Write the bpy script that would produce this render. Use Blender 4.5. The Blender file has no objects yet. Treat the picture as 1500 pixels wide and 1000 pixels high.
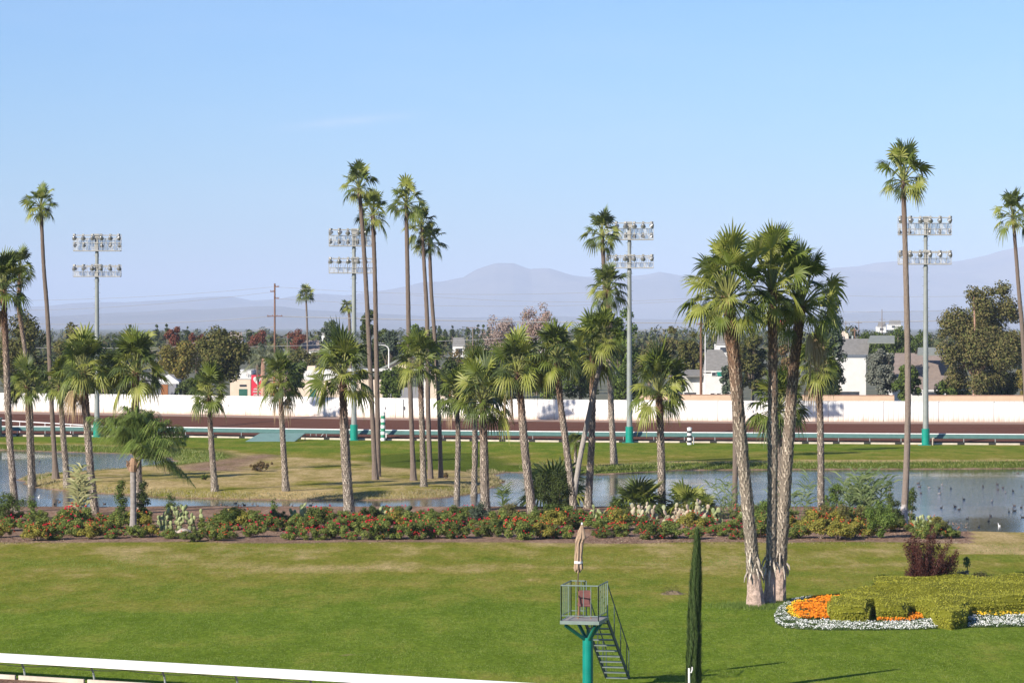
import bpy, math, random
import numpy as np
from mathutils import Vector
R = math.radians
rng = np.random.default_rng(7)
random.seed(7)
F = 4200.0; HY = 478.0; CAMZ = 12.0
S = bpy.context.scene
COL = S.collection
try: S.cycles.use_denoising = True
except Exception: pass

# ------------------------------------------------------------------ geometry helpers
def gD(py, z=0.0): return (CAMZ - z) * F / (py - HY)
def G(px, py, z=0.0):
    D = gD(py, z); return Vector(((px - 750) / F * D, D, z))
def P(px, py, D): return Vector(((px - 750) / F * D, D, CAMZ + (HY - py) * D / F))
def XX(px, D): return (px - 750) / F * D
def ZZ(py, D): return CAMZ + (HY - py) * D / F
def PXY(X, Y, Z): return 750 + F * X / Y, HY + F * (CAMZ - Z) / Y

class MB:
    def __init__(s): s.V = []; s.n = 0; s.Fc = []
    def add(s, V, Fs, mat=0):
        V = np.asarray(V, dtype=np.float64).reshape(-1, 3)
        Fs = np.asarray(Fs, dtype=np.int64)
        s.V.append(V); s.Fc.append((Fs + s.n, mat)); s.n += len(V)
    def box(s, c, size, mat=0, rz=0.0, rx=0.0, ry=0.0):
        hx, hy, hz = [a / 2 for a in size]
        V = np.array([[-hx,-hy,-hz],[hx,-hy,-hz],[hx,hy,-hz],[-hx,hy,-hz],[-hx,-hy,hz],[hx,-hy,hz],[hx,hy,hz],[-hx,hy,hz]])
        if rx: V = V @ rotm('x', rx).T
        if ry: V = V @ rotm('y', ry).T
        if rz: V = V @ rotm('z', rz).T
        s.add(V + np.array(c), [[0,3,2,1],[4,5,6,7],[0,1,5,4],[1,2,6,5],[2,3,7,6],[3,0,4,7]], mat)
    def tube(s, pts, rad, n=8, mat=0, cap=True):
        pts = [np.array(p, dtype=float) for p in pts]
        k = len(pts)
        if np.isscalar(rad): rad = [rad] * k
        rings = []
        for i, p in enumerate(pts):
            t = pts[min(i+1, k-1)] - pts[max(i-1, 0)]
            t = t / (np.linalg.norm(t) + 1e-9)
            a = np.cross(t, [0,1,0]) if abs(t[1]) < .9 else np.cross(t, [1,0,0])
            a /= np.linalg.norm(a); b = np.cross(t, a)
            th = np.linspace(0, 2*np.pi, n, endpoint=False)[:, None]
            rings.append(p + rad[i] * (np.cos(th) * a + np.sin(th) * b))
        V = np.concatenate(rings); Fq = []
        for i in range(k-1):
            for j in range(n):
                a, b = i*n + j, i*n + (j+1) % n
                Fq.append([a, a+n, b+n, b])
        s.add(V, Fq, mat)
        if cap:
            for i, flip in ((0, 0), (k-1, 1)):
                c = rings[i].mean(0); VV = np.vstack([rings[i], c]); T = []
                for j in range(n):
                    T.append([j, (j+1) % n, n] if not flip else [(j+1) % n, j, n])
                s.add(VV, T, mat)
    def lathe(s, prof, n=12, c=(0,0,0), mat=0):   # prof [(r,z)]
        V = []; th = np.linspace(0, 2*np.pi, n, endpoint=False)
        for r, z in prof: V.append(np.stack([r*np.cos(th), r*np.sin(th), np.full(n, z)], 1))
        V = np.concatenate(V) + np.array(c); Fq = []
        for i in range(len(prof)-1):
            for j in range(n):
                a, b = i*n+j, i*n+(j+1) % n
                Fq.append([a, b, b+n, a+n])
        s.add(V, Fq, mat)
    def build(s, name, mats, parent=None, smooth=False, loc=None):
        me = bpy.data.meshes.new(name)
        V = np.concatenate(s.V) if s.V else np.zeros((0,3))
        me.vertices.add(len(V)); me.vertices.foreach_set('co', V.astype(np.float32).ravel())
        li = []; tot = []; mi = []
        for Fs, m in s.Fc:
            if len(Fs) == 0: continue
            li.append(Fs.ravel()); tot.append(np.full(len(Fs), Fs.shape[1])); mi.append(np.full(len(Fs), m))
        li = np.concatenate(li); tot = np.concatenate(tot); mi = np.concatenate(mi)
        st = np.concatenate([[0], np.cumsum(tot)[:-1]])
        me.loops.add(len(li)); me.loops.foreach_set('vertex_index', li.astype(np.int32))
        me.polygons.add(len(tot)); me.polygons.foreach_set('loop_start', st.astype(np.int32))
        try: me.polygons.foreach_set('loop_total', tot.astype(np.int32))
        except Exception: pass
        me.polygons.foreach_set('material_index', mi.astype(np.int32))
        me.polygons.foreach_set('use_smooth', np.full(len(tot), bool(smooth)))
        me.update(calc_edges=True); me.validate()
        if not isinstance(mats, (list, tuple)): mats = [mats]
        for m in mats: me.materials.append(m)
        return link(name, me, parent, loc)
def link(name, me, parent=None, loc=None):
    o = bpy.data.objects.new(name, me); COL.objects.link(o)
    if parent is not None: o.parent = parent
    if loc is not None: o.location = loc
    return o
def rotm(ax, a):
    c, s_ = math.cos(a), math.sin(a)
    return {'x': np.array([[1,0,0],[0,c,-s_],[0,s_,c]]), 'y': np.array([[c,0,s_],[0,1,0],[-s_,0,c]]), 'z': np.array([[c,-s_,0],[s_,c,0],[0,0,1]])}[ax]
def tag(o, label=None, cat=None, group=None, kind=None):
    if label: o['label'] = label
    if cat: o['category'] = cat
    if group: o['group'] = group
    if kind: o['kind'] = kind
    return o
def thing(name, loc, label, cat, group=None, rz=0):
    o = bpy.data.objects.new(name, None); COL.objects.link(o)
    o.location = loc; o.rotation_euler = (0, 0, rz); o.empty_display_size = .3
    return tag(o, label, cat, group)
def struct(o): o['kind'] = 'structure'; return o
def copy_part(src, parent, loc=None, name=None):
    c = src.copy(); COL.objects.link(c); c.parent = parent
    if loc is not None: c.location = loc
    return c
def catmull(pts, n):
    pts = np.array(pts, dtype=float)
    k = len(pts)
    d = np.concatenate([[0], np.cumsum(np.linalg.norm(np.diff(pts, axis=0), axis=1))])
    out = []
    for u in np.linspace(0, d[-1], n):
        i = min(max(np.searchsorted(d, u) - 1, 0), k - 2)
        t = (u - d[i]) / (d[i+1] - d[i])
        p0 = pts[i-1] if i > 0 else 2*pts[i]-pts[i+1]
        p3 = pts[i+2] if i+2 < k else 2*pts[i+1]-pts[i]
        p1, p2 = pts[i], pts[i+1]
        out.append(.5*((2*p1)+(-p0+p2)*t+(2*p0-5*p1+4*p2-p3)*t*t+(-p0+3*p1-3*p2+p3)*t**3))
    return np.array(out)

# ------------------------------------------------------------------ materials
def newmat(name):
    m = bpy.data.materials.new(name); m.use_nodes = True
    nt = m.node_tree
    return m, nt, nt.nodes, nt.links, nt.nodes['Principled BSDF']
def ramp(N, stops, interp='LINEAR'):
    r = N.new('ShaderNodeValToRGB'); e = r.color_ramp; e.interpolation = interp
    while len(e.elements) > 1: e.elements.remove(e.elements[-1])
    e.elements[0].position = stops[0][0]; e.elements[0].color = (*stops[0][1], 1)
    for p, c in stops[1:]:
        x = e.elements.new(p); x.color = (*c, 1)
    return r
def noise_n(N, L, scale, detail=4, vec=None, rough=.55):
    n = N.new('ShaderNodeTexNoise'); n.inputs['Scale'].default_value = scale
    n.inputs['Detail'].default_value = detail; n.inputs['Roughness'].default_value = rough
    if vec is not None: L.new(vec, n.inputs['Vector'])
    return n
def mixc(N, L, fac, a, b, mode='MIX'):
    m = N.new('ShaderNodeMix'); m.data_type = 'RGBA'; m.blend_type = mode
    if isinstance(fac, float): m.inputs[0].default_value = fac
    else: L.new(fac, m.inputs[0])
    for v, i in ((a, 6), (b, 7)):
        if isinstance(v, tuple): m.inputs[i].default_value = (*v, 1)
        else: L.new(v, m.inputs[i])
    return m.outputs[2]
def mathn(N, L, op, a, b=None, clamp=False):
    m = N.new('ShaderNodeMath'); m.operation = op; m.use_clamp = clamp
    for v, i in ((a, 0), (b, 1)):
        if v is None: continue
        if isinstance(v, (int, float)): m.inputs[i].default_value = v
        else: L.new(v, m.inputs[i])
    return m.outputs[0]
def mapping(N, L, vec, scale):
    m = N.new('ShaderNodeMapping'); L.new(vec, m.inputs[0]); m.inputs['Scale'].default_value = scale; return m.outputs[0]
def plain(name, c, c2=None, rough=.7, scale=4.0, metal=0.0, bump=0.0, spec=.4):
    m, nt, N, L, b = newmat(name)
    tc = N.new('ShaderNodeTexCoord')
    n = noise_n(N, L, scale, 5, tc.outputs['Object'])
    c2 = c2 or tuple(x * .8 for x in c)
    r = ramp(N, [(.3, c2), (.7, c)]); L.new(n.outputs[0], r.inputs[0]); L.new(r.outputs[0], b.inputs['Base Color'])
    b.inputs['Roughness'].default_value = rough; b.inputs['Metallic'].default_value = metal
    b.inputs['Specular IOR Level'].default_value = spec
    if bump:
        bp = N.new('ShaderNodeBump'); bp.inputs['Strength'].default_value = bump; bp.inputs['Distance'].default_value = .05
        n2 = noise_n(N, L, scale * 6, 5, tc.outputs['Object']); L.new(n2.outputs[0], bp.inputs['Height']); L.new(bp.outputs[0], b.inputs['Normal'])
    return m
def leafmat(name, cols, trans=.25, rough=.55, spec=.3, big=None):
    """cols: ramp colours picked per leaf; big: (scale, colour, amount) slow patches in object space"""
    m, nt, N, L, b = newmat(name)
    g = N.new('ShaderNodeNewGeometry')
    st = [(i / max(1, len(cols) - 1), c) for i, c in enumerate(cols)]
    r = ramp(N, st); L.new(g.outputs['Random Per Island'], r.inputs[0]); c = r.outputs[0]
    if big:
        tc = N.new('ShaderNodeTexCoord'); n = noise_n(N, L, big[0], 2, tc.outputs['Object'])
        rr = ramp(N, [(.42, (0,0,0)), (.6, (1,1,1))]); L.new(n.outputs[0], rr.inputs[0])
        f = mathn(N, L, 'MULTIPLY', rr.outputs[0], big[2])
        c = mixc(N, L, f, c, big[1])
    L.new(c, b.inputs['Base Color']); b.inputs['Roughness'].default_value = rough
    b.inputs['Specular IOR Level'].default_value = spec
    if trans:
        t = N.new('ShaderNodeBsdfTranslucent'); L.new(c, t.inputs[0])
        ms = N.new('ShaderNodeMixShader'); ms.inputs[0].default_value = trans
        L.new(b.outputs[0], ms.inputs[1]); L.new(t.outputs[0], ms.inputs[2])
        L.new(ms.outputs[0], N['Material Output'].inputs[0])
    return m

# palm materials
M_frond = leafmat('palm_frond', [(.085,.12,.016),(.125,.16,.023),(.16,.195,.03)], .3, .5, .4)
M_frond_y = leafmat('palm_frond_bright', [(.22,.25,.04),(.28,.30,.055),(.34,.34,.09)], .35, .5, .4)
M_frond_d = leafmat('palm_frond_deep', [(.045,.065,.016),(.07,.095,.022),(.09,.12,.03)], .25, .5, .4)
M_frond_dry = leafmat('palm_frond_dry', [(.38,.28,.15),(.30,.2,.11),(.45,.36,.22),(.25,.16,.09)], .15, .8, .1)
M_petiole = plain('palm_petiole', (.25,.24,.08), (.16,.18,.05), .5)
def barkmat(name, low, mid, top, dark, t0=.6, t1=.85, base=None, b0=.05):
    m, nt, N, L, b = newmat(name)
    tc = N.new('ShaderNodeTexCoord'); sp = N.new('ShaderNodeSeparateXYZ'); L.new(tc.outputs['Generated'], sp.inputs[0])
    g = N.new('ShaderNodeNewGeometry')
    n0 = noise_n(N, L, 1.2, 3, tc.outputs['Object'])
    z = mathn(N, L, 'ADD', sp.outputs[2], mathn(N, L, 'MULTIPLY', mathn(N, L, 'SUBTRACT', n0.outputs[0], .5), .12))
    st = [(0, low), (t0 * .6, mid), (t0, mid), (t1, top), (1, top)]
    if base: st = [(0, base), (b0, base), (b0 + .02, low), (t0, mid), (t1, top), (1, top)]
    r = ramp(N, st); L.new(z, r.inputs[0])
    n = noise_n(N, L, 7, 5, tc.outputs['Object'], .7)
    rr = ramp(N, [(.35, (0,0,0)), (.62, (1,1,1))]); L.new(n.outputs[0], rr.inputs[0])
    c = mixc(N, L, rr.outputs[0], mixc(N, L, .65, r.outputs[0], dark), r.outputs[0])
    rv = ramp(N, [(0, (.55,.55,.55)), (.5, (.85,.85,.85)), (1, (1.15,1.15,1.15))]); L.new(g.outputs['Random Per Island'], rv.inputs[0])
    c = mixc(N, L, 1.0, c, rv.outputs[0], 'MULTIPLY')
    L.new(c, b.inputs['Base Color']); b.inputs['Roughness'].default_value = .9; b.inputs['Specular IOR Level'].default_value = .1
    bp = N.new('ShaderNodeBump'); bp.inputs['Strength'].default_value = .6; bp.inputs['Distance'].default_value = .05
    n2 = noise_n(N, L, 18, 5, tc.outputs['Object']); L.new(n2.outputs[0], bp.inputs['Height']); L.new(bp.outputs[0], b.inputs['Normal'])
    return m
M_core = barkmat('bark_core', (.27,.225,.18), (.24,.19,.15), (.17,.09,.055), (.09,.07,.055))
M_boot = barkmat('bark_boot', (.66,.58,.48), (.60,.50,.40), (.40,.22,.13), (.26,.2,.15), .6, .85)
M_big_core = barkmat('bark_core_clean_base', (.27,.225,.18), (.24,.19,.15), (.17,.09,.055), (.10,.08,.06), .55, .8, (.60,.44,.36), .095)
M_smooth = barkmat('bark_smooth', (.20,.155,.125), (.19,.145,.115), (.15,.10,.075), (.14,.11,.09), .8, .97)
M_whitebase = barkmat('bark_smooth_pale_base', (.25,.20,.165), (.24,.19,.15), (.14,.09,.07), (.17,.13,.11), .8, .97, (.6,.56,.54), .04)
M_lean = barkmat('bark_grey_shaded_top', (.42,.38,.34), (.38,.34,.30), (.12,.10,.08), (.3,.26,.23), .45, .75)  # dark top: shade on the upper trunk put into the bark colour
M_bark = plain('tree_bark', (.22,.16,.12), (.12,.09,.07), .9, 3)
M_bark_pink = plain('tree_bark_pink', (.55,.33,.24), (.35,.2,.14), .9, 2)

# ------------------------------------------------------------------ lay of the land
RAIL = [(-250,637.5),(0,639),(260,640.5),(560,645),(840,647.6),(1100,649.3),(1350,651),(1500,651.8),(1800,653.5)]
railpts = np.array([[G(x, y).x, G(x, y).y] for x, y in RAIL])
def rail_y(X): return np.interp(X, railpts[:,0], railpts[:,1])
WALLZ = 1.5
WALL = [(-250,599),(0,602),(280,606.3),(560,611.5),(800,614.2),(1075,616.5),(1300,617.3),(1500,617.6),(1800,618)]
wallpts = np.array([[G(x, y, WALLZ).x, G(x, y, WALLZ).y] for x, y in WALL])
def wall_y(X): return np.interp(X, wallpts[:,0], wallpts[:,1])
# near rail line
n0, n1 = G(0, 993), G(770, 1039.5)
nd = (n1 - n0).normalized()
def near_side(X, Y): return (Y - n0.y) - (X - n0.x) * nd.y / nd.x   # >0 infield side

WZ = -.45
LAKE = [(1750,686),(1500,686),(1350,687),(1250,687),(1100,688),(1000,688.5),(900,694),(850,695),(800,694),(770,692),(742,691.5),(720,696),
 (731,700),(742,705),(733,711),(718,715),(700,722),(668,726),(640,729.5),(600,731),(540,732.5),(400,732),(260,729),(200,725),(140,722),(110,720),(80,717),(50,713),(36,708),(33,701),(42,697.5),
 (66,697),(100,695),(128,693),(152,690),(180,688),(210,685),(240,683),(258,680.5),(262,677),(245,670),(200,665.5),(180,664),(100,662),(0,659),(-220,657),
 (-220,750),(0,750),(300,749),(700,749),(1000,749),(1200,749),(1300,752),(1335,765),(1365,780),(1400,786),(1500,788),(1750,789)]
lk = np.array([[G(x, y, WZ).x, G(x, y, WZ).y] for x, y in LAKE])
def jitter_poly(p, step, amp, seed):
    r = np.random.default_rng(seed); out = []
    for i in range(len(p)):
        a, b = p[i], p[(i+1) % len(p)]; n = max(1, int(np.linalg.norm(b-a) / step))
        for k in range(n):
            q = a + (b-a) * k / n
            out.append(q + r.normal(0, amp, 2) * (1 if k else .3))
    return np.array(out)
lk = jitter_poly(lk, 2.2, .22, 3)
def poly_sd(X, Y, poly):
    """signed distance, negative inside"""
    X = np.atleast_1d(X).astype(float); Y = np.atleast_1d(Y).astype(float)
    d = np.full(X.shape, 1e9); ins = np.zeros(X.shape, bool)
    n = len(poly)
    for i in range(n):
        ax, ay = poly[i]; bx, by = poly[(i+1) % n]
        ex, ey = bx-ax, by-ay
        t = np.clip(((X-ax)*ex + (Y-ay)*ey) / (ex*ex+ey*ey+1e-9), 0, 1)
        d = np.minimum(d, (X-ax-t*ex)**2 + (Y-ay-t*ey)**2)
        c = ((ay > Y) != (by > Y)) & (X < (bx-ax)*(Y-ay)/(by-ay+1e-12)+ax)
        ins ^= c
    d = np.sqrt(d); return np.where(ins, -d, d)
def sstep(a, b, x): t = np.clip((x-a)/(b-a), 0, 1); return t*t*(3-2*t)
def vnoise(X, Y, sc, seed=0):
    r = np.random.default_rng(seed); T = r.random((64, 64))
    x = X / sc; y = Y / sc; xi = np.floor(x).astype(int); yi = np.floor(y).astype(int)
    fx = x-xi; fy = y-yi; fx = fx*fx*(3-2*fx); fy = fy*fy*(3-2*fy)
    g = lambda a, b: T[a % 64, b % 64]
    return (g(xi,yi)*(1-fx)+g(xi+1,yi)*fx)*(1-fy)+(g(xi,yi+1)*(1-fx)+g(xi+1,yi+1)*fx)*fy
def zlawn(X, Y):
    sd = poly_sd(X, Y, lk)
    w = np.where(Y > 205, 3.6, 1.6)
    z = WZ - .9 * sstep(0, 3, -sd)
    zo = WZ + .45 * sstep(-.2, 1, sd / w) + .02
    z = np.where(sd > 0, zo, z)
    z = z + .05 * (vnoise(X, Y, 7, 1) - .5) * (sd > 1) * (Y > 140)
    return z, sd
def zg(X, Y): return float(zlawn(np.array([X]), np.array([Y]))[0][0])
def grid(xs, ys_fn, nrow, zf, name, mat, attr=None):
    nx = len(xs)
    X = np.repeat(xs[None, :], nrow, 0); t = np.linspace(0, 1, nrow)[:, None]
    Ya, Yb = ys_fn(xs); Y = Ya[None, :] * (1-t) + Yb[None, :] * t
    Z, extra = zf(X.ravel(), Y.ravel(), np.repeat(t, nx, 1).ravel())
    V = np.stack([X.ravel(), Y.ravel(), Z], 1)
    i = np.arange(nrow-1)[:, None]*nx + np.arange(nx-1)[None, :]; i = i.ravel()
    Fq = np.stack([i, i+1, i+nx+1, i+nx], 1)
    m = MB(); m.add(V, Fq); o = m.build(name, mat, smooth=True)
    if attr is not None:
        c = attr(X.ravel(), Y.ravel(), extra)
        ca = o.data.color_attributes.new('zone', 'FLOAT_COLOR', 'POINT')
        ca.data.foreach_set('color', c.astype(np.float32).ravel())
    return struct(o)

# lawn material : zone R = dryness, G = bare soil, B = darker bank green, A unused
def lawn_material():
    m, nt, N, L, b = newmat('turf')
    at = N.new('ShaderNodeAttribute'); at.attribute_name = 'zone'
    sp = N.new('ShaderNodeSeparateColor'); L.new(at.outputs['Color'], sp.inputs[0])
    tc = N.new('ShaderNodeTexCoord'); ob = tc.outputs['Object']
    big = noise_n(N, L, 1, 4, mapping(N, L, ob, (.05, .11, .1)))
    med = noise_n(N, L, 1, 5, mapping(N, L, ob, (.42, .16, .5)), .65)
    fine = noise_n(N, L, 1, 6, mapping(N, L, ob, (2.6, .55, 3)), .8)
    blade = noise_n(N, L, 1, 3, mapping(N, L, ob, (7, 2.8, 20)), .9)
    mix1 = mathn(N, L, 'ADD', mathn(N, L, 'MULTIPLY', med.outputs[0], .5), mathn(N, L, 'MULTIPLY', fine.outputs[0], .5))
    lush = ramp(N, [(.3, (.082,.130,.013)), (.48, (.122,.176,.020)), (.62, (.175,.225,.030)), (.75, (.24,.265,.055))]); L.new(mix1, lush.inputs[0])
    olive = ramp(N, [(.3, (.14,.15,.016)), (.5, (.215,.20,.035)), (.7, (.32,.255,.08))]); L.new(mix1, olive.inputs[0])
    tan = ramp(N, [(.3, (.27,.19,.075)), (.5, (.41,.30,.135)), (.7, (.55,.41,.21))]); L.new(mix1, tan.inputs[0])
    dsum = mathn(N, L, 'ADD', sp.outputs[0], mathn(N, L, 'MULTIPLY', mathn(N, L, 'SUBTRACT', mathn(N, L, 'ADD', big.outputs[0], med.outputs[0]), 1.0), 1.1))
    f1 = ramp(N, [(.15, (0,0,0)), (.6, (1,1,1))]); L.new(dsum, f1.inputs[0])
    f2 = ramp(N, [(.6, (0,0,0)), (1., (1,1,1))]); L.new(dsum, f2.inputs[0])
    c = mixc(N, L, f1.outputs[0], lush.outputs[0], olive.outputs[0])
    c = mixc(N, L, f2.outputs[0], c, tan.outputs[0])
    bank = ramp(N, [(.3, (.055,.075,.01)), (.55, (.095,.125,.018)), (.72, (.15,.17,.035))]); L.new(mix1, bank.inputs[0])
    c = mixc(N, L, sp.outputs[2], c, bank.outputs[0])
    soil = ramp(N, [(.3, (.13,.075,.05)), (.5, (.26,.165,.115)), (.7, (.40,.28,.20))]); L.new(mix1, soil.inputs[0])
    fs = mathn(N, L, 'ADD', mathn(N, L, 'MULTIPLY', sp.outputs[1], 1.6), mathn(N, L, 'MULTIPLY', mathn(N, L, 'SUBTRACT', med.outputs[0], .8), 1.0), True)
    c = mixc(N, L, fs, c, soil.outputs[0])
    rv = ramp(N, [(.3, (.6,.6,.6)), (.5, (.95,.95,.95)), (.65, (1.25,1.25,1.2)), (.8, (1.7,1.65,1.4))]); L.new(blade.outputs[0], rv.inputs[0])
    c = mixc(N, L, 1.0, c, rv.outputs[0], 'MULTIPLY')
    L.new(c, b.inputs['Base Color']); b.inputs['Roughness'].default_value = .95; b.inputs['Specular IOR Level'].default_value = .0
    bp = N.new('ShaderNodeBump'); bp.inputs['Strength'].default_value = .8; bp.inputs['Distance'].default_value = .042
    L.new(mathn(N, L, 'ADD', blade.outputs[0], fine.outputs[0]), bp.inputs['Height']); L.new(bp.outputs[0], b.inputs['Normal'])
    return m
M_turf = lawn_material()

def lawn_attr(X, Y, sd):
    px, py = PXY(X, Y, 0.0)
    dry = np.full(X.shape, .05)
    dry = np.maximum(dry, .50 * sstep(915, 850, py))                   # grass gets drier towards the bed
    dry = np.maximum(dry, .66 * sstep(850, 805, py))
    far = sstep(700, 690, py)
    dry = np.where(py < 735, .24 + .25 * sstep(655, 668, py), dry)
    dry = np.where(py < 735, np.maximum(dry, .95 * sstep(12, 5, sd) * (Y > 235)), dry)
    pen = [(30,697),(66,694),(150,688),(240,682),(300,684),(330,676),(370,668),(450,668),(540,674),(600,683),(760,690),(760,735),(20,735)]
    pp = np.array([[G(x, y).x, G(x, y).y] for x, y in pen]); s2 = poly_sd(X, Y, pp)
    dry = np.maximum(dry, .92 * sstep(3, -3, s2) - .12 * (vnoise(X, Y, 5, 9) > .6) * (s2 < 0))
    g2 = [(545,668),(600,664),(700,664),(745,680),(735,690),(650,688),(560,684)]  # shadowed swale slope, its shade put in as darker bank green
    pp = np.array([[G(x, y).x, G(x, y).y] for x, y in g2]); s3 = poly_sd(X, Y, pp)
    g4 = [(-50,662),(70,656),(190,657),(300,656),(345,668),(300,677),(255,682),(190,668),(0,664)]
    pp = np.array([[G(x, y).x, G(x, y).y] for x, y in g4]); s4 = poly_sd(X, Y, pp)
    bank = np.maximum(sstep(4.2, 3.0, sd) * (Y > 205) * (s2 > -1), np.maximum(sstep(2, -1, s3), sstep(2, -1, s4)))
    soil = np.zeros(X.shape)
    soil = np.maximum(soil, sstep(797, 793, py + 3*(vnoise(X, Y, 3, 4)-.5)) * (Y < 200) * (px < 1425))
    pth = [(255,684),(330,672),(385,664),(420,667),(380,676),(350,690),(270,690)]
    pp = np.array([[G(x, y).x, G(x, y).y] for x, y in pth]); s5 = poly_sd(X, Y, pp)
    soil = np.maximum(soil, .75 * sstep(2, -2, s5))
    soil = np.maximum(soil, .8 * sstep(.5, 0, sd))
    soil = np.maximum(soil, sstep(.1, -.15, near_side(X, Y)))
    pc = G(985, 870); soil = np.maximum(soil, .8 * sstep(1, .3, np.hypot((X-pc.x)/.7, (Y-pc.y)/.9)))
    pc = G(515, 959); soil = np.maximum(soil, .55 * sstep(1, .2, np.hypot((X-pc.x)/.5, (Y-pc.y)/.6)))
    dry = np.where((px > 1400) & (Y < 175) & (py < 812), np.maximum(dry, 1.0), dry)
    dry = dry + .3 * (vnoise(X, Y * 3, 16, 11) - .5) * (py > 797)
    return np.stack([np.clip(dry, 0, 1), np.clip(soil, 0, 1), np.clip(bank, 0, 1), np.ones_like(dry)], 1)

xs = np.linspace(-95, 95, 381)
def zf(X, Y, t):
    z, sd = zlawn(X, Y); return z, sd
lawn = grid(xs, lambda x: (np.full_like(x, 62.), rail_y(x)), 430, zf, 'lawn', M_turf, lawn_attr)

def track_material():
    m, nt, N, L, b = newmat('track_dirt')
    tc = N.new('ShaderNodeTexCoord'); ob = tc.outputs['Object']
    at = N.new('ShaderNodeAttribute'); at.attribute_name = 'zone'; sp = N.new('ShaderNodeSeparateColor'); L.new(at.outputs['Color'], sp.inputs[0])
    a = noise_n(N, L, 1, 5, mapping(N, L, ob, (.06, 1.6, 1)), .6); c_ = noise_n(N, L, 3, 5, ob, .7)
    s = mathn(N, L, 'ADD', mathn(N, L, 'MULTIPLY', a.outputs[0], .6), mathn(N, L, 'MULTIPLY', c_.outputs[0], .4))
    r = ramp(N, [(.3, (.088,.036,.024)), (.7, (.155,.068,.045))]); L.new(s, r.inputs[0])
    r2 = ramp(N, [(.3, (.24,.16,.125)), (.7, (.38,.27,.215))]); L.new(s, r2.inputs[0])
    L.new(mixc(N, L, sp.outputs[0], r.outputs[0], r2.outputs[0]), b.inputs['Base Color'])
    b.inputs['Roughness'].default_value = .95; b.inputs['Specular IOR Level'].default_value = .05
    bp = N.new('ShaderNodeBump'); bp.inputs['Strength'].default_value = .5; bp.inputs['Distance'].default_value = .05
    L.new(c_.outputs[0], bp.inputs['Height']); L.new(bp.outputs[0], b.inputs['Normal'])
    return m
def ztrack(X, Y, t): return WALLZ * sstep(-.25, 1.1, t) * 1.0 + 0 * X - WALLZ*sstep(-.25,1.1,0)*(1-t) + (WALLZ-WALLZ*sstep(-.25,1.1,1))*t, t
grid(np.linspace(-95, 95, 120), lambda x: (rail_y(x), wall_y(x) + .3), 40, ztrack, 'dirt_track', track_material(),
     lambda X, Y, t: np.stack([sstep(.84, .87, t + .012*(vnoise(X, Y, 4, 2)-.5)), t*0, t*0, t*0+1], 1))

M_outer = plain('suburb_ground', (.16,.15,.09), (.09,.09,.05), .95, .05)
mo = MB()
xs2 = np.linspace(-95, 95, 40)
Va = [[x, wall_y(x) + .3, WALLZ-.004] for x in xs2] + [[x, wall_y(x) + 3.5, 1.70] for x in xs2] + [[x, 600, 1.74] for x in xs2]
n = len(xs2); mo.add(Va, [[i+q, i+q+1, i+q+n+1, i+q+n] for i in range(n-1) for q in (0, n)])
mo.add([[-26000,600,1.74],[-95,600,1.74],[-95,38000,1.7],[-26000,38000,1.7]], [[0,1,2,3]])
mo.add([[-95,600,1.74],[95,600,1.74],[95,38000,1.7],[-95,38000,1.7]], [[0,1,2,3]])
mo.add([[95,600,1.74],[26000,600,1.74],[26000,38000,1.7],[95,38000,1.7]], [[0,1,2,3]])
for sx in (-1, 1):
    mo.add([[95*sx, -300, -.02],[12000*sx,-300,-.02],[12000*sx,600,1.74],[95*sx,600,1.74]], [[0,1,2,3]] if sx > 0 else [[1,0,3,2]])
mo.add([[-95,-300,-.02],[95,-300,-.02],[95,62,0],[-95,62,0]], [[0,1,2,3]])
struct(mo.build('ground', M_outer))

def water_material():
    m, nt, N, L, b = newmat('pond_water')
    tc = N.new('ShaderNodeTexCoord'); ob = tc.outputs['Object']
    b.inputs['Base Color'].default_value = (.035,.042,.045,1); b.inputs['Roughness'].default_value = .06
    b.inputs['IOR'].default_value = 1.33; b.inputs['Specular IOR Level'].default_value = .27
    bp = N.new('ShaderNodeBump'); bp.inputs['Strength'].default_value = 1.0; bp.inputs['Distance'].default_value = .06
    n1_ = noise_n(N, L, 1, 4, mapping(N, L, ob, (3.2, 2.6, 1)), .6)
    n2_ = noise_n(N, L, 1, 2, mapping(N, L, ob, (.035, .05, 1)))
    r = ramp(N, [(.42, (.12,.12,.12)), (.58, (1,1,1))]); L.new(n2_.outputs[0], r.inputs[0])
    vd = N.new('ShaderNodeVectorMath'); vd.operation = 'DISTANCE'; L.new(ob, vd.inputs[0]); vd.inputs[1].default_value = (31, 178, WZ)
    calm = ramp(N, [(.0, (.10,.10,.10)), (.45, (.14,.14,.14)), (1.0, (1,1,1))]); L.new(mathn(N, L, 'DIVIDE', vd.outputs['Value'], 17.0), calm.inputs[0])
    L.new(mathn(N, L, 'MULTIPLY', mathn(N, L, 'MULTIPLY', n1_.outputs[0], r.outputs[0]), calm.outputs[0]), bp.inputs['Height']); L.new(bp.outputs[0], b.inputs['Normal'])
    return m
wm = MB(); wm.add([[-94,160,WZ],[94,160,WZ],[94,293,WZ],[-94,293,WZ]], [[0,1,2,3]])
struct(wm.build('pond_water', water_material()))

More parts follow.
